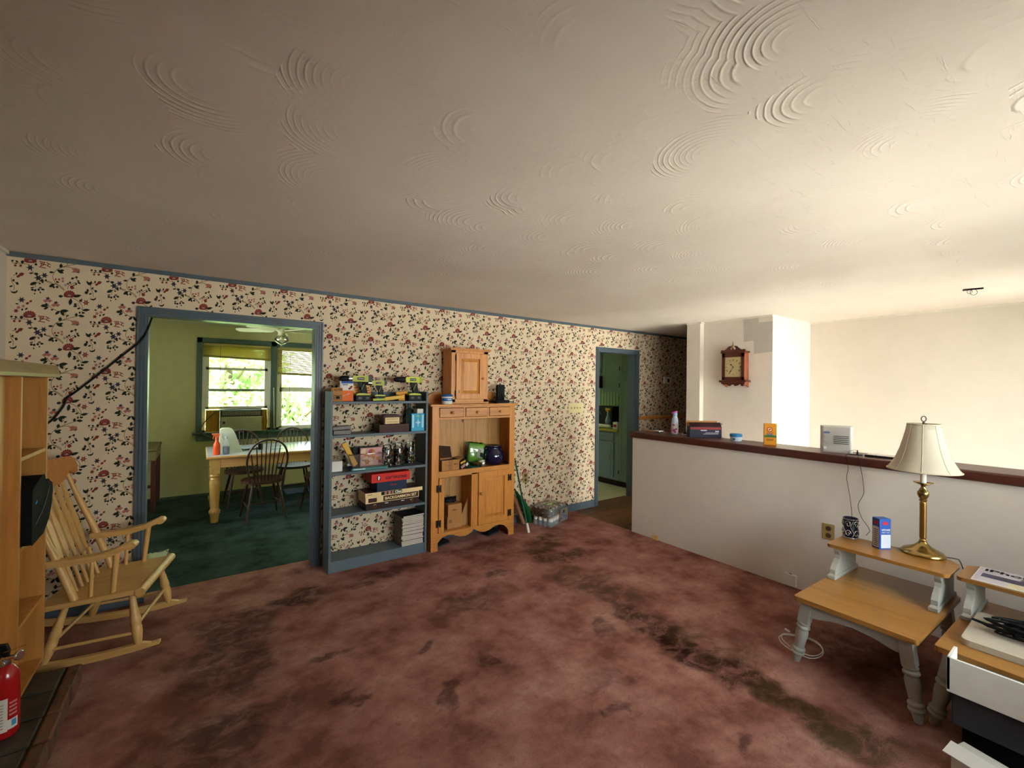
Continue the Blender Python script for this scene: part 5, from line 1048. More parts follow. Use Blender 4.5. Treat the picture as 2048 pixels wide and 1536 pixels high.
m = MB(); m.lathe([(.014, .328), (.020, .336), (.026, .350), (.028, .362), (.026, .372), (.020, .378), (.016, .39), (.010, .398), (.012, .41), (.042, .424), (.046, .428), (.040, .426), (.012, .420), (.010, .43)], seg=24); m.build('urn', M_BRASS, T, local=True)
m = MB(); m.lathe([(.0145, .424), (.0145, .53), (.010, .532)], seg=16); m.build('candle_sleeve', M_PAPERW, T, local=True)
m = MB(); m.lathe([(.012, .53), (.012, .57), (.020, .58), (.024, .60), (.020, .625), (.0, .632)], seg=14); m.tube(arc((0, 0, .66), .05, -60, 240, 20, eu=(0, 1, 0), ry=.105), .002, 6); m.build('bulb_holder', M_PAPERW, T, local=True)
def shade_mat():
    t = NT('cream_shade_cloth'); t.b.inputs['Base Color'].default_value = lin('#c9c0ae'); t.b.inputs['Roughness'].default_value = .8
    tl = t.n('ShaderNodeBsdfTranslucent'); tl.inputs[0].default_value = lin('#d8ccb4'); mx = t.n('ShaderNodeMixShader'); mx.inputs[0].default_value = .22
    t.l(t.b.outputs[0], mx.inputs[1]); t.l(tl.outputs[0], mx.inputs[2]); t.l(mx.outputs[0], t.out.inputs[0]); return t.m
M_SHADE = shade_mat(); SP = [(.168, .500), (.160, .508), (.148, .525), (.128, .565), (.108, .62), (.092, .68), (.080, .735), (.074, .775)]
m = MB(); m.lathe(SP, seg=48, caps=False); sh = m.build('lamp_shade', M_SHADE, T, local=True); sm_ = sh.modifiers.new('thick', 'SOLIDIFY'); sm_.thickness = .002
m = MB()
for k in range(8): a = 2 * PI * k / 8 + .15; m.tube([(r * 1.004 * math.cos(a), r * 1.004 * math.sin(a), z) for r, z in SP], .0018, 6)
m.tube(arc((0, 0, .502), .167, 0, 360, 48, ev=(0, 1, 0)), .003, 6); m.tube(arc((0, 0, .775), .074, 0, 360, 36, ev=(0, 1, 0)), .003, 6); m.build('shade_piping', flat('shade_piping', '#bdb29c', .8), sh, local=True)
m = MB(); m.tube([(-.074, 0, .772), (.074, 0, .772)], .0018, 6); m.lathe([(.005, .765), (.006, .785), (.003, .79)], seg=10); m.tube(arc((0, 0, .806), .012, 0, 360, 18, eu=(.6, -.8, 0), ry=.016), .0028, 8, closed=False); m.build('ring_finial', flat('dark_bronze', '#3a3026', .4, metal=.6), T, local=True)
T = thing('scroll_cup', 'navy cup wrapped in silver scrollwork on the lamp table', 'cup', (3.50, 1.045, zt1))
m = MB(); m.lathe([(.036, 0), (.040, .006), (.040, .130), (.038, .130), (.036, .012)], seg=28); m.build('cup', flat('deep_navy', '#10122e', .35), T, local=True)
m = MB()
def oncyl(a, z, r=.0435): return (r * math.cos(a), r * math.sin(a), z)
for k in range(6):
    a0 = 2 * PI * k / 6
    for s, zc_ in ((1, .035), (-1, .095)):
        m.tube([oncyl(a0 + .36 * s * (1 - t_ / 16 * .75) * math.cos(t_ * .48), zc_ + .024 * (1 - t_ / 16 * .75) * math.sin(t_ * .48)) for t_ in range(17)], .0027, 6)
    m.tube([oncyl(a0 + .5 + .2 * math.sin(t_ * .8), .012 + t_ * .0115) for t_ in range(10)], .0018, 6)
m.tube(arc((0, 0, .006), .043, 0, 360, 28, ev=(0, 1, 0)), .004, 8); m.tube(arc((0, 0, .125), .043, 0, 360, 28, ev=(0, 1, 0)), .0018, 6); m.build('scrollwork', M_CHROME, T, local=True)
T = thing('bandage_box', 'upright blue and white medicine carton between the cup and the lamp', 'box', (3.435, .868, zt1), math.atan2(.868, 3.435) - PI / 2 + .75)
w, d, h = .036, .026, .185
m = MB(); m.box(-w, w, -d, d, 0, h); m.build('carton', flat('medicine_blue', '#2a56a6', .4), T, .001, local=True)
m = MB()
m.add([(-w - .0006, d - .004, .008), (-w - .0006, -d + .004, .008), (-w - .0006, -d + .004, .135), (-w - .0006, d - .004, .135)], [(0, 1, 2, 3)]); decal(m, (.004, -d, .048), (1, 0, 0), (0, 0, 1), .060, .082); m.build('white_panel', flat('pale_panel', '#c3c8d6', .5), T, local=True)
m = MB(); m.lathe([(.015, 0), (.015, .001)], (.0, -d, .158), 14, axis=(0, -1, 0), sx=1.3, sy=.7); m.lathe([(.015, 0), (.015, .001)], (-w, 0, .158), 14, axis=(-1, 0, 0), sx=1, sy=.7, m=0, xdir=(0, 1, 0)); m.build('red_logo', flat('logo_red', '#b8283a', .5), T, local=True)
letters('WITH EASE', .055, .012, M_PAPERW, T, (.003, -d, .118), (1, 0, 0), (0, 0, 1), local=True, bold=.02); letters('FIRST AID', .05, .008, M_PAPERW, T, (.003, -d, .102), (1, 0, 0), (0, 0, 1), local=True)
m = MB()
for k in range(9): m.box(-w - .0016, -w - .0008, -.014, .012, .018 + k * .012, .022 + k * .012)
m.build('fine_print', M_DGREY, T, local=True)
m = MB(); m.tube(smoothpts([(3.53, .62, .600), (3.56, .565, .600), (3.575, .545, .585), (3.55, .515, .50), (3.58, .50, .44), (3.57, .51, .38), (3.62, .53, .25), (3.66, .56, .06), (3.70, .60, .008)], 6), .003, 8); single('lamp_cord', m, flat('brown_cord', '#4a3220', .5), 'brown lamp cord hanging between the two end tables', 'cord')
m = MB()
for k, (r1, cxx) in enumerate(((.115, 0), (.108, .012))): m.tube([(2.985 + cxx + r1 * math.cos(2 * PI * i / 30) * 1.15, 1.135 + r1 * .95 * math.sin(2 * PI * i / 30), .006 + k * .006 + .03 * max(0, math.sin(2 * PI * i / 30 - .9))) for i in range(30)], .0028, 6, closed=True)
m.tube([(3.06, 1.23, .03), (3.02, 1.235, .055)], .006, 8); single('white_charging_cord', m, M_PAPERW, 'white charging cord coiled on the carpet around the end table leg', 'cord')
# magazine, tray, cables, printer
T = thing('magazine', 'phone magazine lying on the upper shelf of the right end table', 'magazine', (3.395, .235, .5955), 0)
m = MB(); m.box(-.135, .14, -.26, .225, 0, .004); m.build('pages', M_PAPERW, T, .001, local=True)
m = MB(); m.box(-.13, .135, -.255, .22, .004, .0046); m.box(-.05, .02, .02, .20, .0046, .0048, m=1); m.box(-.128, -.06, -.25, .1, .0046, .0048, m=2); m.build('cover', [flat('cover_lilac', '#b9b0b8', .4), flat('cover_phones', '#4a4560', .4), flat('cover_yellowish', '#c9bb93', .4)], T, local=True)
letters('iPhone 16', .30, .05, M_INK, T, (.09, .05, .0052), (0, -1, 0), (1, 0, 0), local=True, bold=.03); letters('Senior', .18, .04, M_INK, T, (.035, -.02, .0052), (0, -1, 0), (1, 0, 0), local=True, bold=.03)
m = MB()
for k in range(4): m.box(-.045, .015, .055 + k * .028, .075 + k * .028, .0048, .0052)
m.build('phone_picture', flat('phone_purple', '#2b2840', .3), T, local=True)
T = thing('plastic_tray', 'off white shallow tray lying across the right end table', 'tray', (3.085, .245, .4012), 0)
m = MB(); m.prism(rounded(.215, .192, .03), (0, 0, 0), (1, 0, 0), (0, 1, 0), (0, 0, 1), .028); m.build('tray', flat('off_white_plastic', '#b5ab9a', .5), T, .004, local=True)
T = thing('cable_bundle', 'tangled bundle of black cables on the white tray', 'cable', (3.10, .20, .4305))
m = MB(); rr = random.Random(21)
for k in range(26):
    cc = V((rr.uniform(-.05, .07), rr.uniform(-.06, .05), rr.uniform(.012, .065))); a = rr.uniform(-.3, .3); L = rr.uniform(.08, .17)
    d1 = V((.35 * math.sin(a) + .15, -math.cos(a), rr.uniform(-.08, .12))).normalized(); d2 = V((math.cos(a), math.sin(a), rr.uniform(-.15, .25))).normalized()
    m.tube([cc + d1 * L * math.cos(2 * PI * i / 18) + d2 * .036 * math.sin(2 * PI * i / 18) for i in range(18)], .0042, 6, closed=True)
m.tube(smoothpts([(-.05, .10, .02), (-.05, .17, .03), (-.055, .225, .04)], 5), .0055, 8); m.tube(smoothpts([(-.036, .10, .02), (-.036, .17, .028), (-.042, .222, .036)], 5), .0055, 8); m.build('cables', M_BLACK, T, local=True)
m = MB()
for a, b, c_ in ((-.02, .05, .058), (.02, -.02, .06)): m.tube([(a, b, c_), (a - .01, b - .03, c_)], .003, 6)
m.build('cable_tie', M_CHROME, T, local=True)
T = thing('printer', 'dark grey printer with a white open paper drawer beside the right end table', 'printer', (2.66, .2, 0))
m = MB(); m.box(2.600, 2.612, .03, .436, .292, .438); m.box(2.600, 2.735, .424, .436, .30, .438); m.build('paper_drawer', M_PAPERW, T, .002)
m = MB(); m.box(2.612, 2.735, .03, .424, .296, .345); m.build('drawer_floor', M_DGREY, T, .002)
m = MB(); m.box(2.640, 2.730, .05, .38, .346, .395); m.build('inner_tray', M_GREYP, T, .012)
m = MB(); m.box(2.625, 3.10, .03, .425, .150, .292); m.build('body', M_DGREY, T, .006)
m = MB(); m.box(2.68, 3.06, .05, .40, .0, .15); m.build('foot_base', M_BLACK, T, .004)
T = thing('white_carton', 'white open carton on the carpet below the printer', 'box', (2.60, .30, 0), R(-15))
m = MB(); m.box(-.09, .0, -.14, .09, 0, .10); m.build('carton', M_PAPERW, T, .002, local=True)
m = MB(); m.obox((-.12, .02, .115), (.03, 0, .012), (0, .07, 0), (0, 0, .001)); m.build('flap', M_PAPERW, T, local=True)

# ------------------------------------------------------------------ ceiling hook plate
T = thing('ceiling_hook_plate', 'dark metal plate with looped wires left on the stairwell ceiling', 'light fixture', (4.88, .685, 2.37))
m = MB(); m.obox((0, 0, -.006), (.010, -.055, 0), (.014, .003, 0), (0, 0, .004)); m.build('plate', M_IRON, T, .002, local=True)
m = MB(); m.tube(arc((-.004, .018, -.022), .016, 0, 360, 16, eu=(.6, -.8, 0)), .0015, 6); m.tube(arc((-.004, -.004, -.03), .022, 0, 360, 18, eu=(.6, -.8, 0)), .0015, 6); m.build('wire_loop', M_IRON, T, local=True)
# ------------------------------------------------------------------ rocking chair (local x forward, local y toward the wall)
T = thing('rocking_chair', 'pale maple spindle back rocking chair between the fireplace shelves and the floral wall', 'rocking chair', (-.301, 3.285, 0), R(-12))
YN, YF = .0, .50     # near and far side
def L4(name, m, mat=M_ROCK, parent=None, bevel=0): return m.build(name, mat, parent or T, bevel, local=True)
ym = (YN + YF) / 2
m = MB(); sl = lambda x: .352 + .030 * (x + .36) / .40
pts = [(-.42, .012), (-.40, -.01), (.035, -.02), (.035, .53), (-.40, .52), (-.42, .49)]
top = [V((x, y, sl(x))) for x, y in pts]; bot = [V((x, y, sl(x) - .030)) for x, y in pts]; n = 6
m.add(top + bot, [tuple(range(n)), tuple(range(2 * n - 1, n - 1, -1))] + [(i, i + n, (i + 1) % n + n, (i + 1) % n) for i in range(n)]); L4('seat', m, M_ROCKX, bevel=.006)
m = MB(); m.tube([(.035, -.026, .366), (.035, .536, .366)], .024, 14); L4('seat_roll', m, bevel=.004)
for y_, s in ((YN + .015, -1), (YF - .015, 1)):
    # rockers
    m = MB(); up = []; lo = []
    for i in range(21):
        x = -.72 + .85 * i / 20; z = .012 + .22 * (x + .30) ** 2
        up.append((x, z + .038 if 1 < i < 19 else z + .02)); lo.append((x, z))
    m.prism(lo + up[::-1], (0, y_ + s * .03 - .013, 0), (1, 0, 0), (0, 0, 1), (0, 1, 0), .026); L4('rocker', m, M_ROCKX, bevel=.004)
    yr = y_ + s * .03
    def turned(a, b, rmax, nm='leg', rings=True):
        a, b = V(a), V(b); L = (b - a).length; m = MB()
        pr = [(rmax * .55, 0), (rmax * .75, .08), (rmax, .25), (rmax, .36)] + ([(rmax * .86, .38), (rmax, .40), (rmax * .86, .42), (rmax, .44)] if rings else []) + [(rmax * .95, .55)] + ([(rmax * .8, .58), (rmax * .92, .61), (rmax * .76, .64), (rmax * .86, .67), (rmax * .72, .70)] if rings else []) + [(rmax * .62, .85), (rmax * .5, 1)]
        m.lathe([(r, h * L) for r, h in pr], a, 14, axis=(b - a)); return L4(nm, m)
    turned((.030, yr, .062), (-.015, y_ + s * -.005, .345), .026)
    turned((-.375, yr, .048), (-.30, y_ + s * -.005, .335), .026)
    m = MB(); m.tube([(.012, yr, .135), (-.345, yr, .12)], [.009] * 2, 10); L4('side_stretcher', m)
    # back post, arm and arm posts
    ps = [(-.265, y_, .355), (-.36, y_, .63), (-.44, y_, .83), (-.50, y_ , 1.0)]
    m = MB(); m.tube(smoothpts(ps, 5), [.019] * 6 + [.017] * 5 + [.012] * 5, 12); L4('back_post', m)
    arm = [(-.375, .595), (-.28, .592), (-.18, .60), (-.10, .618), (-.05, .640), (-.02, .655), (.0, .652), (.012, .636), (.004, .618), (-.014, .612), (-.03, .616), (-.05, .608), (-.10, .586), (-.18, .566), (-.28, .558), (-.375, .562)]
    m = MB(); m.prism(arm, (0, y_ - .028 + s * .01, 0), (1, 0, 0), (0, 0, 1), (0, 1, 0), .056); L4('armrest', m, M_ROCKX, bevel=.006)
    m = MB(); m.tube([(-.10, y_, .368), (-.082, y_ + s * .008, .60)], [.012, .016], 10); m2 = m; L4('arm_post', m2)
    m = MB(); m.tube([(-.196, y_, .362), (-.19, y_ + s * .006, .565)], .0095, 10); L4('arm_spindle', m)
m = MB(); m.tube([(.010, -.01, .165), (.010, .51, .165)], .010, 10); L4('front_stretcher', m)
m = MB(); m.tube([(-.345, -.01, .15), (-.345, .51, .15)], .009, 10); L4('rear_stretcher', m)
cr = [(-.03, .985), (.0, .975), (.05, 1.0), (.09, .985), (.14, .955), (.20, .945), (.30, .945), (.36, .955), (.41, .985), (.45, 1.0), (.50, .975), (.53, .985), (.548, 1.02), (.54, 1.06), (.50, 1.085), (.25, 1.10), (.0, 1.085), (-.04, 1.06), (-.048, 1.02)]
m = MB(); m.prism(cr, (-.505, .0, 0), (0, 1, 0), (-.22, 0, 1), (1, 0, .22), .024); m.xf(Matrix.Translation((.235, 0, 0))); L4('crest_rail', m, M_ROCKD, bevel=.005)
for k in range(6):
    y_ = .085 + k * .066
    a = V((-.31, y_, .352)); b = V((-.492, y_, .975))
    if k in (1, 4) or True:
        m = MB(); P1 = [a, a + (b - a) * .3, a + (b - a) * .55, b]
        w0 = .011; e = (b - a).normalized()
        m.tube([a, a + (b - a) * .28], [.009, .011], 10)
        mid = [(-.012, .26), (-.022, .42), (-.024, .60), (-.016, .78), (-.010, 1.0), (.010, 1.0), (.016, .78), (.024, .60), (.022, .42), (.012, .26)]
        m.prism([(u_, w_ * (b - a).length) for u_, w_ in mid], a + V((-.005, 0, 0)), (0, 1, 0), e, e.cross(V((0, 1, 0))), .010); L4('back_slat', m)

# ------------------------------------------------------------------ fireplace shelves, mantel, hearth
T = thing('fireplace_shelf_unit', 'honey coloured wooden shelf unit with thick mantel beside the brick hearth', 'shelf unit', (-.82, 3.0, .092))
xf2 = -.66
m = MB(); m.box(-.995, xf2, 3.285, 3.303, .0935, 1.583); m.build('side_panel', M_FIRE, T, .0015)
m = MB(); m.box(-.995, xf2 - .002, 2.885, 2.903, .0935, 1.583); m.build('side_panel', M_FIRE, T, .0015)
m = MB(); m.box(-.72, -.70, 1.2, 2.888, .0935, 1.583); m.build('front_panel', M_FIRE, T, .002)
m = MB(); m.box(-.99, -.98, 2.903, 3.285, .1, 1.583); m.build('back_panel', M_FIRE, T)
for z in (1.215, .80, .445, .115): m = MB(); m.box(-.98, xf2 - .004, 2.903, 3.285, z - .018, z); m.build('shelf', M_FIRE, T, .001)
m = MB(); m.prism([(-.998, 1.583), (-.625, 1.583), (-.622, 1.60), (-.635, 1.648), (-.998, 1.648)], (0, 1.1, 0), (1, 0, 0), (0, 0, 1), (0, 1, 0), 2.235); m.build('mantel', M_FIREX, T, .003)
T = thing('black_bag', 'black zippered laptop bag resting on the shelf of the fireplace unit', 'bag', (-.72, 3.09, .8005))
m = MB(); b_ = [(-.17, 0), (.02, .01), (.11, .06), (.16, .13), (.175, .20), (.165, .235), (.12, .252), (.09, .27), (.05, .262), (.02, .305), (-.05, .295), (-.17, .26)]
m.prism(b_, (-.085, 0, 0), (0, 1, 0), (0, 0, 1), (1, 0, .0), .175, smooth=False); m.xf(Matrix.Rotation(0, 4, 'Z'))
o = m.build('bag_body', M_BLACKR, T, .035, local=True, bseg=4)
m = MB(); m.tube(smoothpts([(.092, -.12, .09), (.093, -.02, .135), (.091, .07, .19), (.088, .12, .23)], 5), .002, 6); m.build('zipper', M_GREYP, T, local=True)
m = MB(); m.obox((.091, -.11, .19), (0, .012, .004), (0, -.002, .005), (.0005, 0, 0)); m.build('blue_tag', flat('bright_blue', '#2f7fc0', .5), T, local=True)
def stone():
    t = NT('sooty_brick'); p = t.coords()
    n = t.noise(p, 9, 5, .65, .5); n2 = t.noise(t.coords((3, 14, 3), (0, 0, .6)), 1.5, 6, .7, 2)
    c = t.ramp(n, [(.35, lin('#1f1b15')), (.55, lin('#38322a')), (.7, lin('#4a4033'))]); c = t.mix(t.ramp(n2, [(.66, (0, 0, 0)), (.72, (1, 1, 1))]), c, lin('#8d8060'))
    t.l(c, t.b.inputs['Base Color']); t.b.inputs['Roughness'].default_value = .55; t.bump(n, .7, .01); return t.m
M_STONE = stone()
def brickred():
    t = NT('worn_red_brick'); p = t.coords(); n = t.noise(p, 12, 5, .6)
    t.l(t.ramp(n, [(.38, lin('#33281e')), (.5, lin('#6b3c26')), (.6, lin('#55432f')), (.7, lin('#3d3528'))]), t.b.inputs['Base Color']); t.b.inputs['Roughness'].default_value = .7; t.bump(n, .6, .006); return t.m
T = thing('brick_hearth', 'low raised brick hearth with dark sooty bricks along the left wall', 'hearth', (-.745, 2.2, 0))
m = MB(); m.box(-.998, -.505, .9, 3.185, .0, .078); m.build('mortar_bed', flat('mortar', '#5a5240', .9), T)
m = MB(); rr = random.Random(2); y = .92
while y < 3.15:
    L = .205
    for x0, x1 in ((-.995, -.78), (-.77, -.553)):
        off = .1 if x0 < -.9 else 0
        m.box(x0, x1 + rr.uniform(-.004, .004), y, min(3.185, y + L - .010), .02, .092 + rr.uniform(-.003, 0))
    y += L
m.build('brick_paving', M_STONE, T, .006)
m = MB(); y = .92
while y < 3.15:
    m.box(-.545, -.492 + rr.uniform(-.004, .004), y + .002, min(3.188, y + .205 - .008), .0, .091 + rr.uniform(-.003, 0)); y += .205
m.build('edge_brick_course', brickred(), T, .008)
T = thing('fire_extinguisher', 'red fire extinguisher standing on the hearth at the left edge', 'fire extinguisher', (-.652, 2.700, .0925), -.1)
m = MB(); m.lathe([(.040, 0), (.044, .008), (.045, .02), (.045, .235), (.040, .262), (.026, .282), (.016, .290)], seg=36); m.build('cylinder', flat('extinguisher_red', '#a81518', .22, coat=.4), T, local=True)
m = MB(); m.lathe([(.0455, .04), (.0455, .175)], seg=36, caps=False); vs_ = m.v; m2 = MB(); seg = 36
def band(m_, r, z0, z1, a0, a1, mi=0):
    n = 12; vs = []
    for i in range(n + 1): a = R(a0 + (a1 - a0) * i / n); vs += [(r * math.cos(a), r * math.sin(a), z0), (r * math.cos(a), r * math.sin(a), z1)]
    m_.add(vs, [(2 * i, 2 * i + 2, 2 * i + 3, 2 * i + 1) for i in range(n)], True, mi)
m = MB(); band(m, .0455, .03, .165, -170, -60, 0); band(m, .0457, .035, .075, -62, -18, 0); band(m, .0459, .045, .07, -45, -25, 1)
for k in range(9): band(m, .0460, .045 + k * .012, .049 + k * .012, -160, -75, 2 if k % 3 else 3)
for k in range(4): band(m, .0458, .09 + k * .016, .098 + k * .016, -54, -22, 3)
m.build('label', [M_PAPERW, flat('label_blue', '#4a8fc0', .5), flat('label_grey', '#9a9a98', .5), flat('label_pink', '#c07a78', .5)], T, local=True)
m = MB(); m.lathe([(.016, .288), (.018, .296), (.014, .308), (.014, .326)], seg=16); m.build('valve', M_CHROME, T, local=True)
m = MB(); m.prism([(-.030, .318), (.01, .320), (.012, .345), (.004, .372), (-.04, .376), (-.055, .366), (-.030, .350)], (0, -.010, 0), (1, 0, 0), (0, 0, 1), (0, 1, 0), .020); m.build('handle', M_BLACK, T, .004, local=True)
m = MB(); m.tube([(.0, -.01, .318), (.045, -.028, .330)], .008, 10); m.lathe([(.016, 0), (.019, .003), (.019, .010), (.016, .012)], (.045, -.028, .330), 18, axis=(.85, -.5, .1)); m.build('pressure_gauge', M_CHROME, T, local=True)
m = MB(); m.tube([(.0, -.012, .345), (.070, -.03, .368)], .0014, 6); m.tube(arc((-.004, -.02, .300), .010, 0, 360, 16), .0022, 6); m.build('safety_pin', M_CHROME, T, local=True)
# ------------------------------------------------------------------ dining room
def win(name, x0, x1, z0, z1, zmeet, zsash, open_=True):
    m = MB(); y = 7.60
    m.box(x0, x0 + .045, y - .05, y + .05, z0, z1); m.box(x1 - .045, x1, y - .05, y + .05, z0, z1); m.box(x0, x1, y - .05, y + .05, z1 - .03, z1); m.box(x0, x1, y - .05, y + .05, z0, z0 + .03)
    o = struct(name, m, M_WHITE)
    a, b = x0 + .045, x1 - .045
    def sash(zz0, zz1, yy, nm):
        m = MB(); w = .038
        m.box(a, a + w, yy - .018, yy + .018, zz0, zz1); m.box(b - w, b, yy - .018, yy + .018, zz0, zz1); m.box(a, b, yy - .018, yy + .018, zz0, zz0 + w); m.box(a, b, yy - .018, yy + .018, zz1 - w, zz1)
        s_ = m.build(nm, M_WHITE, o, .002, local=True); g = MB(); g.box(a + w * .5, b - w * .5, yy - .002, yy + .002, zz0 + w * .5, zz1 - w * .5); g.build('pane', M_GLASS, s_, local=True)
    sash(zmeet - .02, z1 - .03, 7.615, 'upper_sash'); sash(zsash, zsash + (z1 - z0) * .47, 7.578, 'lower_sash')
    return o
win('window_1', .0, .86, .86, 2.14, 1.46, 1.185)
win('window_2', .93, 1.65, .86, 2.14, 1.49, .875)
m = MB()
for a, b, c_, e in ((-.06, .005, .85, 2.20), (.855, .935, .85, 2.20), (1.645, 1.71, .85, 2.20), (-.06, 1.71, 2.13, 2.20)): m.box(a, b, 7.525, 7.55, c_, e)
m.box(-.06, 1.71, 7.53, 7.55, .74, .83); struct('trim_9', m, M_BLUED, bevel=.004)
m = MB(); m.box(-.10, 1.75, 7.485, 7.56, .83, .86); struct('window_sill', m, M_BLUED, bevel=.005)
def blind_mat():
    t = NT('yellowed_blind'); t.b.inputs['Base Color'].default_value = lin('#bdae6a'); t.b.inputs['Roughness'].default_value = .6
    tl = t.n('ShaderNodeBsdfTranslucent'); tl.inputs[0].default_value = lin('#e6d98c'); mx = t.n('ShaderNodeMixShader'); mx.inputs[0].default_value = .3
    t.l(t.b.outputs[0], mx.inputs[1]); t.l(tl.outputs[0], mx.inputs[2]); t.l(mx.outputs[0], t.out.inputs[0]); return t.m
M_BLIND = blind_mat(); M_RAIL = flat('blind_rail_olive', '#8c8240', .5)
def blind(label, x0, x1, z1, z0, nsl, tilt):
    T = thing('window_blind', label, 'blind', ((x0 + x1) / 2, 7.52, z1), 0, 'yellow slatted blinds on the dining windows')
    h = x1 - x0
    m = MB(); m.box(x0, x1, 7.50, 7.54, z1 - .03, z1); m.build('head_rail', M_BLIND, T, .003)
    m = MB()
    for k in range(nsl):
        z = z1 - .04 - (z1 - z0 - .07) * k / (nsl - 1); dz = tilt * k / nsl
        m.obox(((x0 + x1) / 2, 7.52, z - dz / 2), (h / 2, 0, -dz), (0, .0115, .0088), (0, -.0004, .0006))
    m.build('slats', M_BLIND, T)
    m = MB(); m.obox(((x0 + x1) / 2, 7.52, z0 + .012 - tilt / 2), (h / 2, 0, -tilt), (0, .016, 0), (0, 0, .015)); m.build('bottom_rail', M_RAIL, T, .003)
    m = MB(); m.tube([(x0 + h * .24, 7.498, z1 - .03), (x0 + h * .24, 7.498, z0 - .32)], .0025, 6); m.build('tilt_wand', M_DGREY, T)
    return T
blind('yellow slatted blind bunched high in the left dining window above the air conditioner', .012, .848, 2.125, 1.925, 9, .012)
blind('yellow slatted blind half lowered in the right dining window', .945, 1.64, 2.115, 1.70, 17, .012)
T = thing('window_air_conditioner', 'beige window air conditioner with louvred grille in the left dining window', 'air conditioner', (.475, 7.5, .862))
M_AC = flat('ac_beige', '#8f8a66', .5); M_ACD = flat('ac_dark', '#2e2f22', .5)
m = MB(); m.box(.218, .735, 7.36, 7.80, .862, 1.178); m.build('case', M_ACD, T, .006)
m = MB(); m.box(.226, .727, 7.345, 7.362, .868, 1.085); fp = m.build('front_panel', M_AC, T, .004)
m = MB()
for k in range(13): m.obox((.495, 7.341, .885 + k * .0148), (.205, 0, 0), (0, .004, .003), (0, 0, .0025))
m.build('louvre', M_AC, fp)
m = MB(); m.box(.245, .275, 7.339, 7.346, .985, 1.02); m.build('control_knob', M_ACD, fp, .003)
m = MB(); m.box(.235, .718, 7.345, 7.362, 1.098, 1.168); vt = m.build('vent_frame', M_ACD, T, .003)
m = MB()
for k in range(22): m.box(.245 + k * .0213, .249 + k * .0213, 7.340, 7.346, 1.105, 1.160)
for k in range(4): m.box(.240, .713, 7.338, 7.342, 1.110 + k * .015, 1.113 + k * .015)
m.build('vent_fins', M_AC, vt)
acc = flat('accordion_yellow', '#c79a3c', .6)
for x0, x1 in ((.05, .216), (.737, .81)):
    m = MB(); n = 14 if x1 - x0 > .1 else 6; w = (x1 - x0) / n
    for k in range(n): m.obox((x0 + w * (k + .5), 7.52, 1.02), (w / 2, .006 * (1 if k % 2 else -1), 0), (0, .0012, 0), (0, 0, .155))
    m.build('accordion_panel', acc, T)
m = MB(); m.tube(smoothpts([(.73, 7.44, 1.185), (.60, 7.40, 1.192), (.35, 7.42, 1.185), (.20, 7.44, 1.17), (.10, 7.47, 1.08), (.02, 7.47, .98), (.0, 7.45, .90), (.03, 7.43, .84), (.12, 7.35, .80), (.2, 7.3, .70), (.22, 7.3, .3)], 5), .007, 8); m.build('power_cord', flat('cord_tan', '#6a6546', .5), T)
m = MB(); m.tube(smoothpts([(.78, 7.44, 1.15), (.80, 7.42, 1.0), (.79, 7.42, .9), (.81, 7.42, .8), (.80, 7.42, .6)], 4), .004, 6); m.build('thin_cord', M_BLACK, T)
m = MB(); m.tube([(.895, 7.52, 1.50), (.90, 7.5, 1.2), (.905, 7.5, .90)], .006, 8); m.sphere((.905, 7.49, .90), .012, 8, 6); single('wall_cord_pull', m, M_PAPERW, 'white pull cord hanging on the post between the two dining windows', 'cord')
# ceiling fan
T = thing('ceiling_fan', 'white ceiling fan with a clear glass light shade in the dining room', 'ceiling fan', (.865, 6.55, 2.38))
m = MB(); m.lathe([(.055, 0), (.06, -.02), (.085, -.03), (.085, -.10), (.05, -.12), (.04, -.15), (.05, -.165), (.05, -.175)], seg=24); m.build('motor_housing', flat('fan_cream', '#b5b592', .4), T, local=True, fix=True)
for k in range(5):
    a = R(8 + 72 * k); d_ = V((math.cos(a), math.sin(a), 0)); n_ = V((-math.sin(a), math.cos(a), 0))
    m = MB(); m.prism([(.10, -.03), (.16, -.06), (.50, -.068), (.555, -.05), (.57, 0), (.555, .05), (.50, .068), (.16, .06), (.10, .03)], (0, 0, -.115), d_, (n_ * .97 + V((0, 0, .22))), (n_.cross(d_)) * -1, .007); m.build('blade', flat('blade_white', '#cfcdb4', .5), T, local=True, fix=True)
m = MB(); m.lathe([(.045, -.175), (.078, -.195), (.088, -.22), (.085, -.245), (.055, -.275), (.012, -.295)], seg=24, caps=False); m.build('light_shade', glassy('shade_glass', (.92, .93, .85, 1), .18, .08), T, local=True, fix=True)
m = MB(); m.lathe([(.004, -.17), (.004, -.30), (.008, -.305), (.0, -.312)], seg=8); m.sphere((0, 0, -.215), .024, 12, 8); m.build('bulb_stem', flat('bulb_white', '#d8d8c4', .4), T, local=True, fix=True)

# dining table
T = thing('dining_table', 'long pine farmhouse table with painted sky reflection and turned legs in the dining room', 'table', (1.0, 6.27, 0))
tx0, tx1, ty0, ty1 = .05, 1.95, 5.83, 6.76
m = MB(); m.box(tx0, tx1, ty0, ty1, .722, .746); m.build('table_top', M_TABLEW, T, .006)
m = MB(); m.box(tx0 + .012, tx1 - .012, ty0 + .012, ty1 - .012, .746, .7485); m.build('sky_reflection_layer', flat('sky_reflection_white', '#c4c8cc', .12), T)  # white sky reflection painted on as a thin top layer
for a, b, c_, e in ((tx0 + .10, tx1 - .10, ty0 + .045, ty0 + .067), (tx0 + .10, tx1 - .10, ty1 - .067, ty1 - .045), (tx0 + .045, tx0 + .067, ty0 + .1, ty1 - .1), (tx1 - .067, tx1 - .045, ty0 + .1, ty1 - .1)):
    m = MB(); m.box(a, b, c_, e, .612, .722); m.build('apron', M_TABLEW, T, .002)
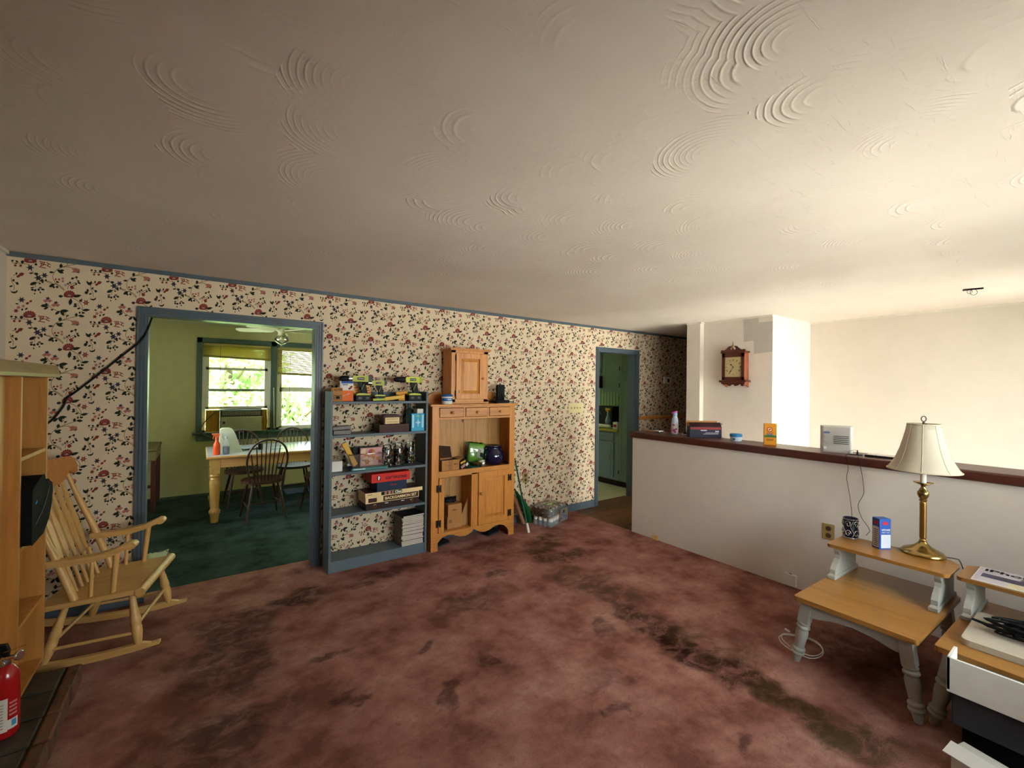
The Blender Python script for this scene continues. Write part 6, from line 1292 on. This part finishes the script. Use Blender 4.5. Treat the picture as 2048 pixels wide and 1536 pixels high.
LG = [(.034, 0), (.040, .03), (.044, .09), (.052, .10), (.056, .118), (.056, .130), (.044, .148), (.040, .17), (.046, .30), (.053, .42), (.054, .455), (.046, .475), (.050, .488), (.040, .500), (.050, .515), (.053, .525), (.045, .540), (.038, .548)]
for lx, ly in ((tx0 + .085, ty0 + .085), (tx1 - .085, ty0 + .085), (tx0 + .085, ty1 - .085), (tx1 - .085, ty1 - .085)):
    m = MB(); m.lathe(LG, (lx, ly, 0), 24); m.box(lx - .046, lx + .046, ly - .046, ly + .046, .545, .722); m.build('leg', wood('leg_pine', '#a87a3a', '#c0934f', 'z', 1, .3), T, .002)
def windsor(loc, rz, label):
    T = thing('windsor_chair', label, 'chair', loc, rz, 'dark bow back chairs around the dining table')   # faces local +y, back at -y
    m = MB(); P_ = []
    for i in range(28):
        a = 2 * PI * i / 28; P_.append((.225 * math.cos(a) * (1 if math.sin(a) > 0 else .94), .215 * math.sin(a)))
    m.prism(P_, (0, 0, .425), (1, 0, 0), (0, 1, 0), (0, 0, 1), .032); m.build('seat', M_DARKW, T, .009, local=True)
    lean = lambda z: -.17 - (z - .45) * .22
    bow = [(-.165, .452), (-.185, .56), (-.205, .68), (-.195, .78), (-.155, .865), (-.085, .918), (0, .935), (.085, .918), (.155, .865), (.195, .78), (.205, .68), (.185, .56), (.165, .452)]
    m = MB(); m.tube(smoothpts([(x, lean(z), z) for x, z in bow], 4), .0115, 10); m.build('bow', M_DARKW, T, local=True)
    for k in range(8):
        t_ = (k - 3.5) / 3.5; xb = t_ * .118; xt = t_ * .168; zt_ = .925 - .105 * t_ * t_ - .02 * abs(t_) ** 6 * 2
        m = MB(); a = V((xb, -.165, .452)); b = V((xt, lean(zt_), zt_)); m.tube([a, a + (b - a) * .3, b], [.006, .0085, .0055], 8); m.build('spindle', M_DARKW, T, local=True)
    ft = [(-.205, -.215), (.205, -.215), (-.195, .195), (.195, .195)]; tp = [(-.125, -.125), (.125, -.125), (-.13, .12), (.13, .12)]
    for (fx, fy), (ux, uy) in zip(ft, tp): m = MB(); m.tube([(fx, fy, 0), (fx * .72 + ux * .28, fy * .72 + uy * .28, .13), (fx * .35 + ux * .65, fy * .35 + uy * .65, .28), (ux, uy, .43)], [.010, .0135, .016, .012], 10); m.build('leg', M_DARKW, T, local=True)
    def at(i, h): s = h / .43; return V((ft[i][0] * (1 - s) + tp[i][0] * s, ft[i][1] * (1 - s) + tp[i][1] * s, h))
    for i, j in ((0, 2), (1, 3)): m = MB(); a, b = at(i, .17), at(j, .17); m.tube([a, (a + b) / 2, b], [.007, .012, .007], 8); m.build('side_stretcher', M_DARKW, T, local=True)
    m = MB(); a, b = (at(0, .17) + at(2, .17)) / 2, (at(1, .17) + at(3, .17)) / 2; m.tube([a, (a + b) / 2, b], [.007, .012, .007], 8); m.build('cross_stretcher', M_DARKW, T, local=True)
    return T
ch = windsor((.600, 5.86, -.006), .10, 'dark bow back chair nearest the doorway with its back turned to it')
dup(ch, (.46, 6.62, -.006), PI + .06, 'dark bow back chair on the window side of the table behind the spray bottles')
dup(ch, (1.06, 6.66, -.006), PI - .03, 'dark bow back chair on the window side below the right dining window')
dup(ch, (1.27, 5.84, -.006), .35, 'dark bow back chair half hidden by the right side of the doorway')
zd = .7488
def spray(label, loc, body, liquid, head):
    T = thing('spray_bottle', label, 'spray bottle', loc, 0, 'spray bottles on the dining table')
    m = MB(); m.lathe([(.030, 0), (.034, .006), (.034, .10), (.030, .125), (.016, .155), (.014, .175)], seg=20); m.build('bottle_body', body, T, local=True)
    if liquid: m = MB(); m.lathe([(.028, .003), (.0325, .008), (.0325, .085), (0, .0852)], seg=20); m.build('liquid', liquid, T, local=True)
    m = MB(); m.lathe([(.016, .172), (.018, .178), (.018, .20)], seg=14); m.prism([(-.022, .20), (.014, .20), (.030, .222), (.048, .228), (.048, .242), (-.018, .242), (-.028, .232)], (0, -.009, 0), (-1, 0, 0), (0, 0, 1), (0, 1, 0), .018); m.build('spray_head', head, T, .002, local=True)
    m = MB(); m.prism([(.022, .216), (.030, .20), (.034, .175), (.040, .178), (.038, .205), (.032, .222)], (0, -.004, 0), (-1, 0, 0), (0, 0, 1), (0, 1, 0), .008); m.build('trigger', head, T, local=True)
    return T
spray('orange spray bottle at the corner of the dining table', (.148, 5.96, zd), flat('orange_plastic', '#d4491a', .35), None, flat('orange_head', '#c9582a', .4))
spray('clear spray bottle of blue liquid on the dining table', (.238, 5.98, zd), M_BOT, flat('blue_liquid', '#15355f', .3), flat('clear_white_head', '#b8bfb5', .4))
T = thing('tissue_paper_pack', 'white tapering paper towel pack behind the spray bottles', 'paper towel', (.27, 6.12, zd))
m = MB(); m.prism([(-.10, 0), (.14, 0), (.115, .05), (.06, .22), (.035, .27), (.0, .285), (-.07, .285), (-.09, .27)], (0, -.07, 0), (1, 0, 0), (0, 0, 1), (0, 1, 0), .14); m.build('pack', flat('towel_white', '#bfc2ac', .8), T, .012, local=True)
for i, (nm, lb, x, y, w, l, h, rz, mt) in enumerate((('black_wallet', 'flat black case on the dining table', .50, 6.25, .09, .05, .012, .3, M_BLACK), ('black_canister', 'small black canister standing on the dining table', .60, 6.18, .024, .024, .075, 0, M_BLACK), ('document', 'loose paper sheets on the dining table', .78, 6.22, .10, .08, .003, .4, flat('blueish_paper', '#6f7f90', .3)))):
    m = MB(); m.box(-w, w, -l, l, 0, h, rz=rz); m.xf(Matrix.Translation((x, y, zd + .0002))); single(nm, m, mt, lb, nm.split('_')[-1], bevel=.003)
single('blue_mat', MB().box(1.0, 1.35, 6.85, 7.2, -.0055, .004), flat('blue_plastic_sheet', '#2c4c9a', .35), 'blue sheet lying on the green carpet below the right dining window', 'mat')
# side table at the left of the dining room
T = thing('sewing_bench', 'small tan topped bench with dark legs against the far left dining wall', 'bench', (-.70, 7.15, 0))
M_TAN = flat('tan_top', '#8a7f58', .6)
m = MB(); m.box(-.985, -.435, 6.72, 7.50, .62, .735); m.build('seat_box', M_TAN, T, .012)
m = MB(); m.box(-.985, -.425, 6.70, 7.51, .735, .765); m.build('seat_top', flat('tan_cushion', '#7a7050', .7), T, .012)
m = MB()
for x, y in ((-.46, 7.47), (-.96, 7.47), (-.46, 6.75), (-.96, 6.75)):
    m = MB(); m.box(x - .022, x + .022, y - .022, y + .022, -.005, .62); m.build('leg', M_MAHOG, T, .002)
m = MB(); m.box(-.94, -.48, 7.46, 7.48, .16, .20); m.build('stretcher', M_MAHOG, T)
T = thing('crumpled_paper', 'pale crumpled packet on the green carpet behind the doorway edge', 'paper', (-.30, 4.75, -.005)); m = MB(); pillow(m, .16, .13, .05, (0, 0, 0), 7, 6, seed=9, crumple=.012); m.build('packet', flat('pale_green_paper', '#a9ad90', .6), T, local=True)
# ------------------------------------------------------------------ kitchen seen through the narrow doorway
M_CAB = flat('blue_green_cabinet', '#7d8c98', .5); M_CABU = flat('green_cabinet', '#6e7f72', .5)
def kdoor(m, x, ya, yb, z0, z1):
    m.box(x - .018, x, ya, yb, z0, z1); w = .045
    m.box(x - .022, x - .016, ya + w, yb - w, z0 + w, z0 + w + .006); m.box(x - .022, x - .016, ya + w, yb - w, z1 - w - .006, z1 - w); m.box(x - .022, x - .016, ya + w, ya + w + .006, z0 + w, z1 - w); m.box(x - .022, x - .016, yb - w - .006, yb - w, z0 + w, z1 - w)
def khandle(parent, x, y, z, vert=True):
    m = MB(); m.tube(arc((x - .002, y, z), .022, -90, 90, 12, eu=(-1, 0, 0), ev=(0, 0, 1) if vert else (0, 1, 0), ry=.035), .0045, 8); m.build('handle', M_CHROME, parent)
T = thing('base_cabinet', 'pale blue green kitchen base cabinet seen through the narrow doorway', 'cabinet', (5.6, 4.95, 0))
m = MB(); m.box(5.35, 5.94, 4.612, 5.55, .10, .86); m.build('body', M_CAB, T)
m = MB(); m.box(5.42, 5.94, 4.612, 5.55, 0, .10); m.build('toe_kick', flat('toe_brown', '#2c1712', .5), T)
m = MB(); kdoor(m, 5.35, 4.70, 5.10, .14, .70); d = m.build('door', M_CAB, T, .002); khandle(d, 5.33, 4.76, .45)
m = MB(); kdoor(m, 5.35, 5.13, 5.50, .14, .70); d = m.build('door', M_CAB, T, .002)
m = MB(); m.box(5.332, 5.35, 4.70, 5.10, .725, .84); d = m.build('drawer', M_CAB, T, .003); khandle(d, 5.33, 4.93, .785, False)
m = MB(); m.box(5.31, 5.94, 4.612, 5.58, .862, .90); single('countertop', m, flat('yellow_counter', '#a39a3c', .35), 'yellow edged kitchen countertop above the blue green cabinet', 'countertop', bevel=.004)
T = thing('pantry_cabinet', 'tall green pantry cupboard with two doors beside the kitchen doorway', 'pantry', (5.6, 4.40, 0))
m = MB(); m.box(5.35, 5.94, 4.17, 4.608, .10, 2.375); m.build('body', M_CABU, T)
m = MB(); m.box(5.42, 5.94, 4.17, 4.608, 0, .10); m.build('toe_kick', flat('toe_brown', '#2c1712', .5), T)
for z0, z1 in ((.14, 1.70), (1.765, 2.33)):
    m = MB(); kdoor(m, 5.35, 4.20, 4.585, z0, z1); d = m.build('door', M_CABU, T, .002)
    for z in (z0 + .1, z1 - .1): m = MB(); m.lathe([(.006, -.03), (.006, .03)], (5.327, 4.588, z), 8); m.build('hinge', M_IRON, d)
T = thing('upper_cabinet', 'green upper kitchen cabinet above the counter', 'cabinet', (5.75, 4.95, 1.48))
m = MB(); m.box(5.60, 5.94, 4.612, 5.19, 1.48, 2.375); m.build('body', M_CABU, T)
m = MB(); kdoor(m, 5.60, 4.64, 5.165, 1.52, 2.33); d = m.build('door', M_CABU, T, .002); khandle(d, 5.58, 5.12, 1.83)
T = thing('upper_cabinet', 'shorter green upper kitchen cabinet above the dark range hood', 'cabinet', (5.75, 5.4, 1.75))
m = MB(); m.box(5.60, 5.94, 5.195, 5.60, 1.76, 2.375); m.build('body', M_CABU, T)
m = MB(); kdoor(m, 5.60, 5.215, 5.58, 1.80, 2.33); d = m.build('door', M_CABU, T, .002)
for z in (1.85, 2.25): m = MB(); m.lathe([(.006, -.03), (.006, .03)], (5.577, 5.21, z), 8); m.build('hinge', M_IRON, d)
single('range_hood', MB().box(5.52, 5.93, 5.20, 5.70, 1.55, 1.755), flat('hood_brown', '#2a1a16', .4), 'dark brown range hood below the shorter cabinet', 'range hood', bevel=.01)
T = thing('microwave', 'black microwave oven standing on the kitchen counter', 'microwave', (5.75, 5.25, .9015)); m = MB(); m.box(5.60, 5.93, 4.95, 5.40, .9015, 1.24); m.build('body', M_BLACK, T, .006)
m = MB(); m.box(5.592, 5.60, 4.97, 5.38, .93, 1.22); m.build('door', M_IRON, T, .003); m = MB(); m.obox((5.588, 5.22, 1.12), (0, .02, .02), (0, -.006, .006), (.001, 0, 0)); m.build('sticker', M_GREYP, T)
T = thing('kitchen_spray_bottle', 'clear spray bottle with yellow head on the kitchen counter', 'spray bottle', (5.48, 4.95, .9015), 0)
m = MB(); m.lathe([(.038, 0), (.042, .006), (.042, .08), (.046, .11), (.036, .15), (.018, .20), (.014, .25)], seg=18); m.build('bottle_body', flat('frosted_plastic', '#7e9896', .3), T, local=True)
m = MB(); m.lathe([(.015, .25), (.015, .29)], seg=12); m.obox((0, 0, .305), (.012, 0, 0), (0, .05, .004), (0, 0, .014)); m.obox((0, .04, .29), (.008, 0, 0), (0, .01, .0), (0, .01, .025)); m.build('spray_head', M_YEL, T, .002, local=True)
T = thing('paper_roll', 'long white paper roll lying on the kitchen counter', 'paper roll', (5.40, 5.10, .9015)); m = MB(); m.tube([(0, -.26, .030), (0, .26, .030)], .030, 14); m.build('roll', M_PAPERW, T, local=True)
T = thing('small_carton', 'small white and red carton on the counter beside the pantry', 'box', (5.42, 4.71, .9015)); m = MB(); m.box(-.04, .04, -.045, .045, 0, .11); m.build('carton', M_PAPERW, T, .002, local=True)
m = MB(); m.box(-.0412, -.04, -.03, .035, .03, .075); m.build('red_logo', flat('carton_red', '#8c2a24', .5), T, local=True)
T = thing('knife_rack', 'dark magnetic knife rack on the striped kitchen wallpaper', 'rack', (5.94, 4.85, 1.38)); m = MB(); m.box(5.925, 5.949, 4.72, 5.12, 1.365, 1.405); m.build('bar', M_IRON, T, .002)
# entry door handle side, trees beyond the windows
def tree(x, y, h, r, seed, label):
    rr = random.Random(seed); T = thing('garden_tree', label, 'tree', (x, y, -1.4), 0, 'trees in the back garden')
    m = MB(); m.tube([(0, 0, 0), (.05, 0, h * .35), (0, .1, h * .8)], [.16, .12, .05], 10)
    for k in range(6): a = rr.uniform(0, 6.3); m.tube([(0, .05, h * (.35 + .07 * k)), (math.cos(a) * r * .6, math.sin(a) * r * .6, h * (.5 + .07 * k))], [.05, .015], 6)
    m.build('trunk', wood('bark', '#4a3a28', '#5e4a34', 'z', 1), T, local=True)
    n = 6500; vs = np.zeros((n * 4, 3)); cl = [(rr.uniform(-.75, .75) * r, rr.uniform(-.75, .75) * r, h * rr.uniform(.22, .95), r * rr.uniform(.25, .5)) for _ in range(26)]
    g = np.random.default_rng(seed)
    for i in range(n):
        c = cl[i % len(cl)]; d = g.normal(size=3); d /= np.linalg.norm(d); p = np.array(c[:3]) + d * c[3] * g.uniform(.5, 1.05)
        u = g.normal(size=3); u /= np.linalg.norm(u); w = np.cross(u, d); w /= np.linalg.norm(w) + 1e-6; s = g.uniform(.07, .13)
        vs[i * 4:(i + 1) * 4] = [p - u * s, p + w * s * .5, p + u * s, p - w * s * .5]
    me = bpy.data.meshes.new('foliage'); me.from_pydata(vs.tolist(), [], [(4 * i, 4 * i + 1, 4 * i + 2, 4 * i + 3) for i in range(n)])
    lm = M_LEAF1 if seed % 2 else M_LEAF2; me.materials.append(lm); me.update(); o = bpy.data.objects.new('foliage', me); COL.objects.link(o); o.parent = T
def leafmat(n_, a, b):
    t = NT(n_); t.l(t.ramp(t.noise(t.coords(), 3, 3), [(.35, lin(a)), (.65, lin(b))]), t.b.inputs['Base Color']); t.b.inputs['Roughness'].default_value = .6
    tl = t.n('ShaderNodeBsdfTranslucent'); tl.inputs[0].default_value = lin('#bcd490'); mx = t.n('ShaderNodeMixShader'); mx.inputs[0].default_value = .4
    t.l(t.b.outputs[0], mx.inputs[1]); t.l(tl.outputs[0], mx.inputs[2]); t.l(mx.outputs[0], t.out.inputs[0]); return t.m
M_LEAF1 = leafmat('leaf_green_a', '#86a468', '#bcd09c'); M_LEAF2 = leafmat('leaf_green_b', '#7a9c6c', '#aec69a')
tree(.55, 14.0, 6.4, 1.55, 1, 'leafy green tree outside behind the left dining window')
tree(3.75, 15.0, 6.8, 1.6, 2, 'leafy green tree outside seen through the right dining window')
tree(-3.4, 16.0, 7.5, 1.8, 3, 'tall green tree farther left in the back garden')
tree(1.75, 10.6, 3.0, .75, 5, 'low round shrub close to the right dining window')
tree(7.6, 17.0, 7.5, 1.8, 4, 'tall green tree farther right in the back garden')
tree(.1, 18.5, 7.5, 2.0, 7, 'tall leafy tree farthest back behind the left dining window')
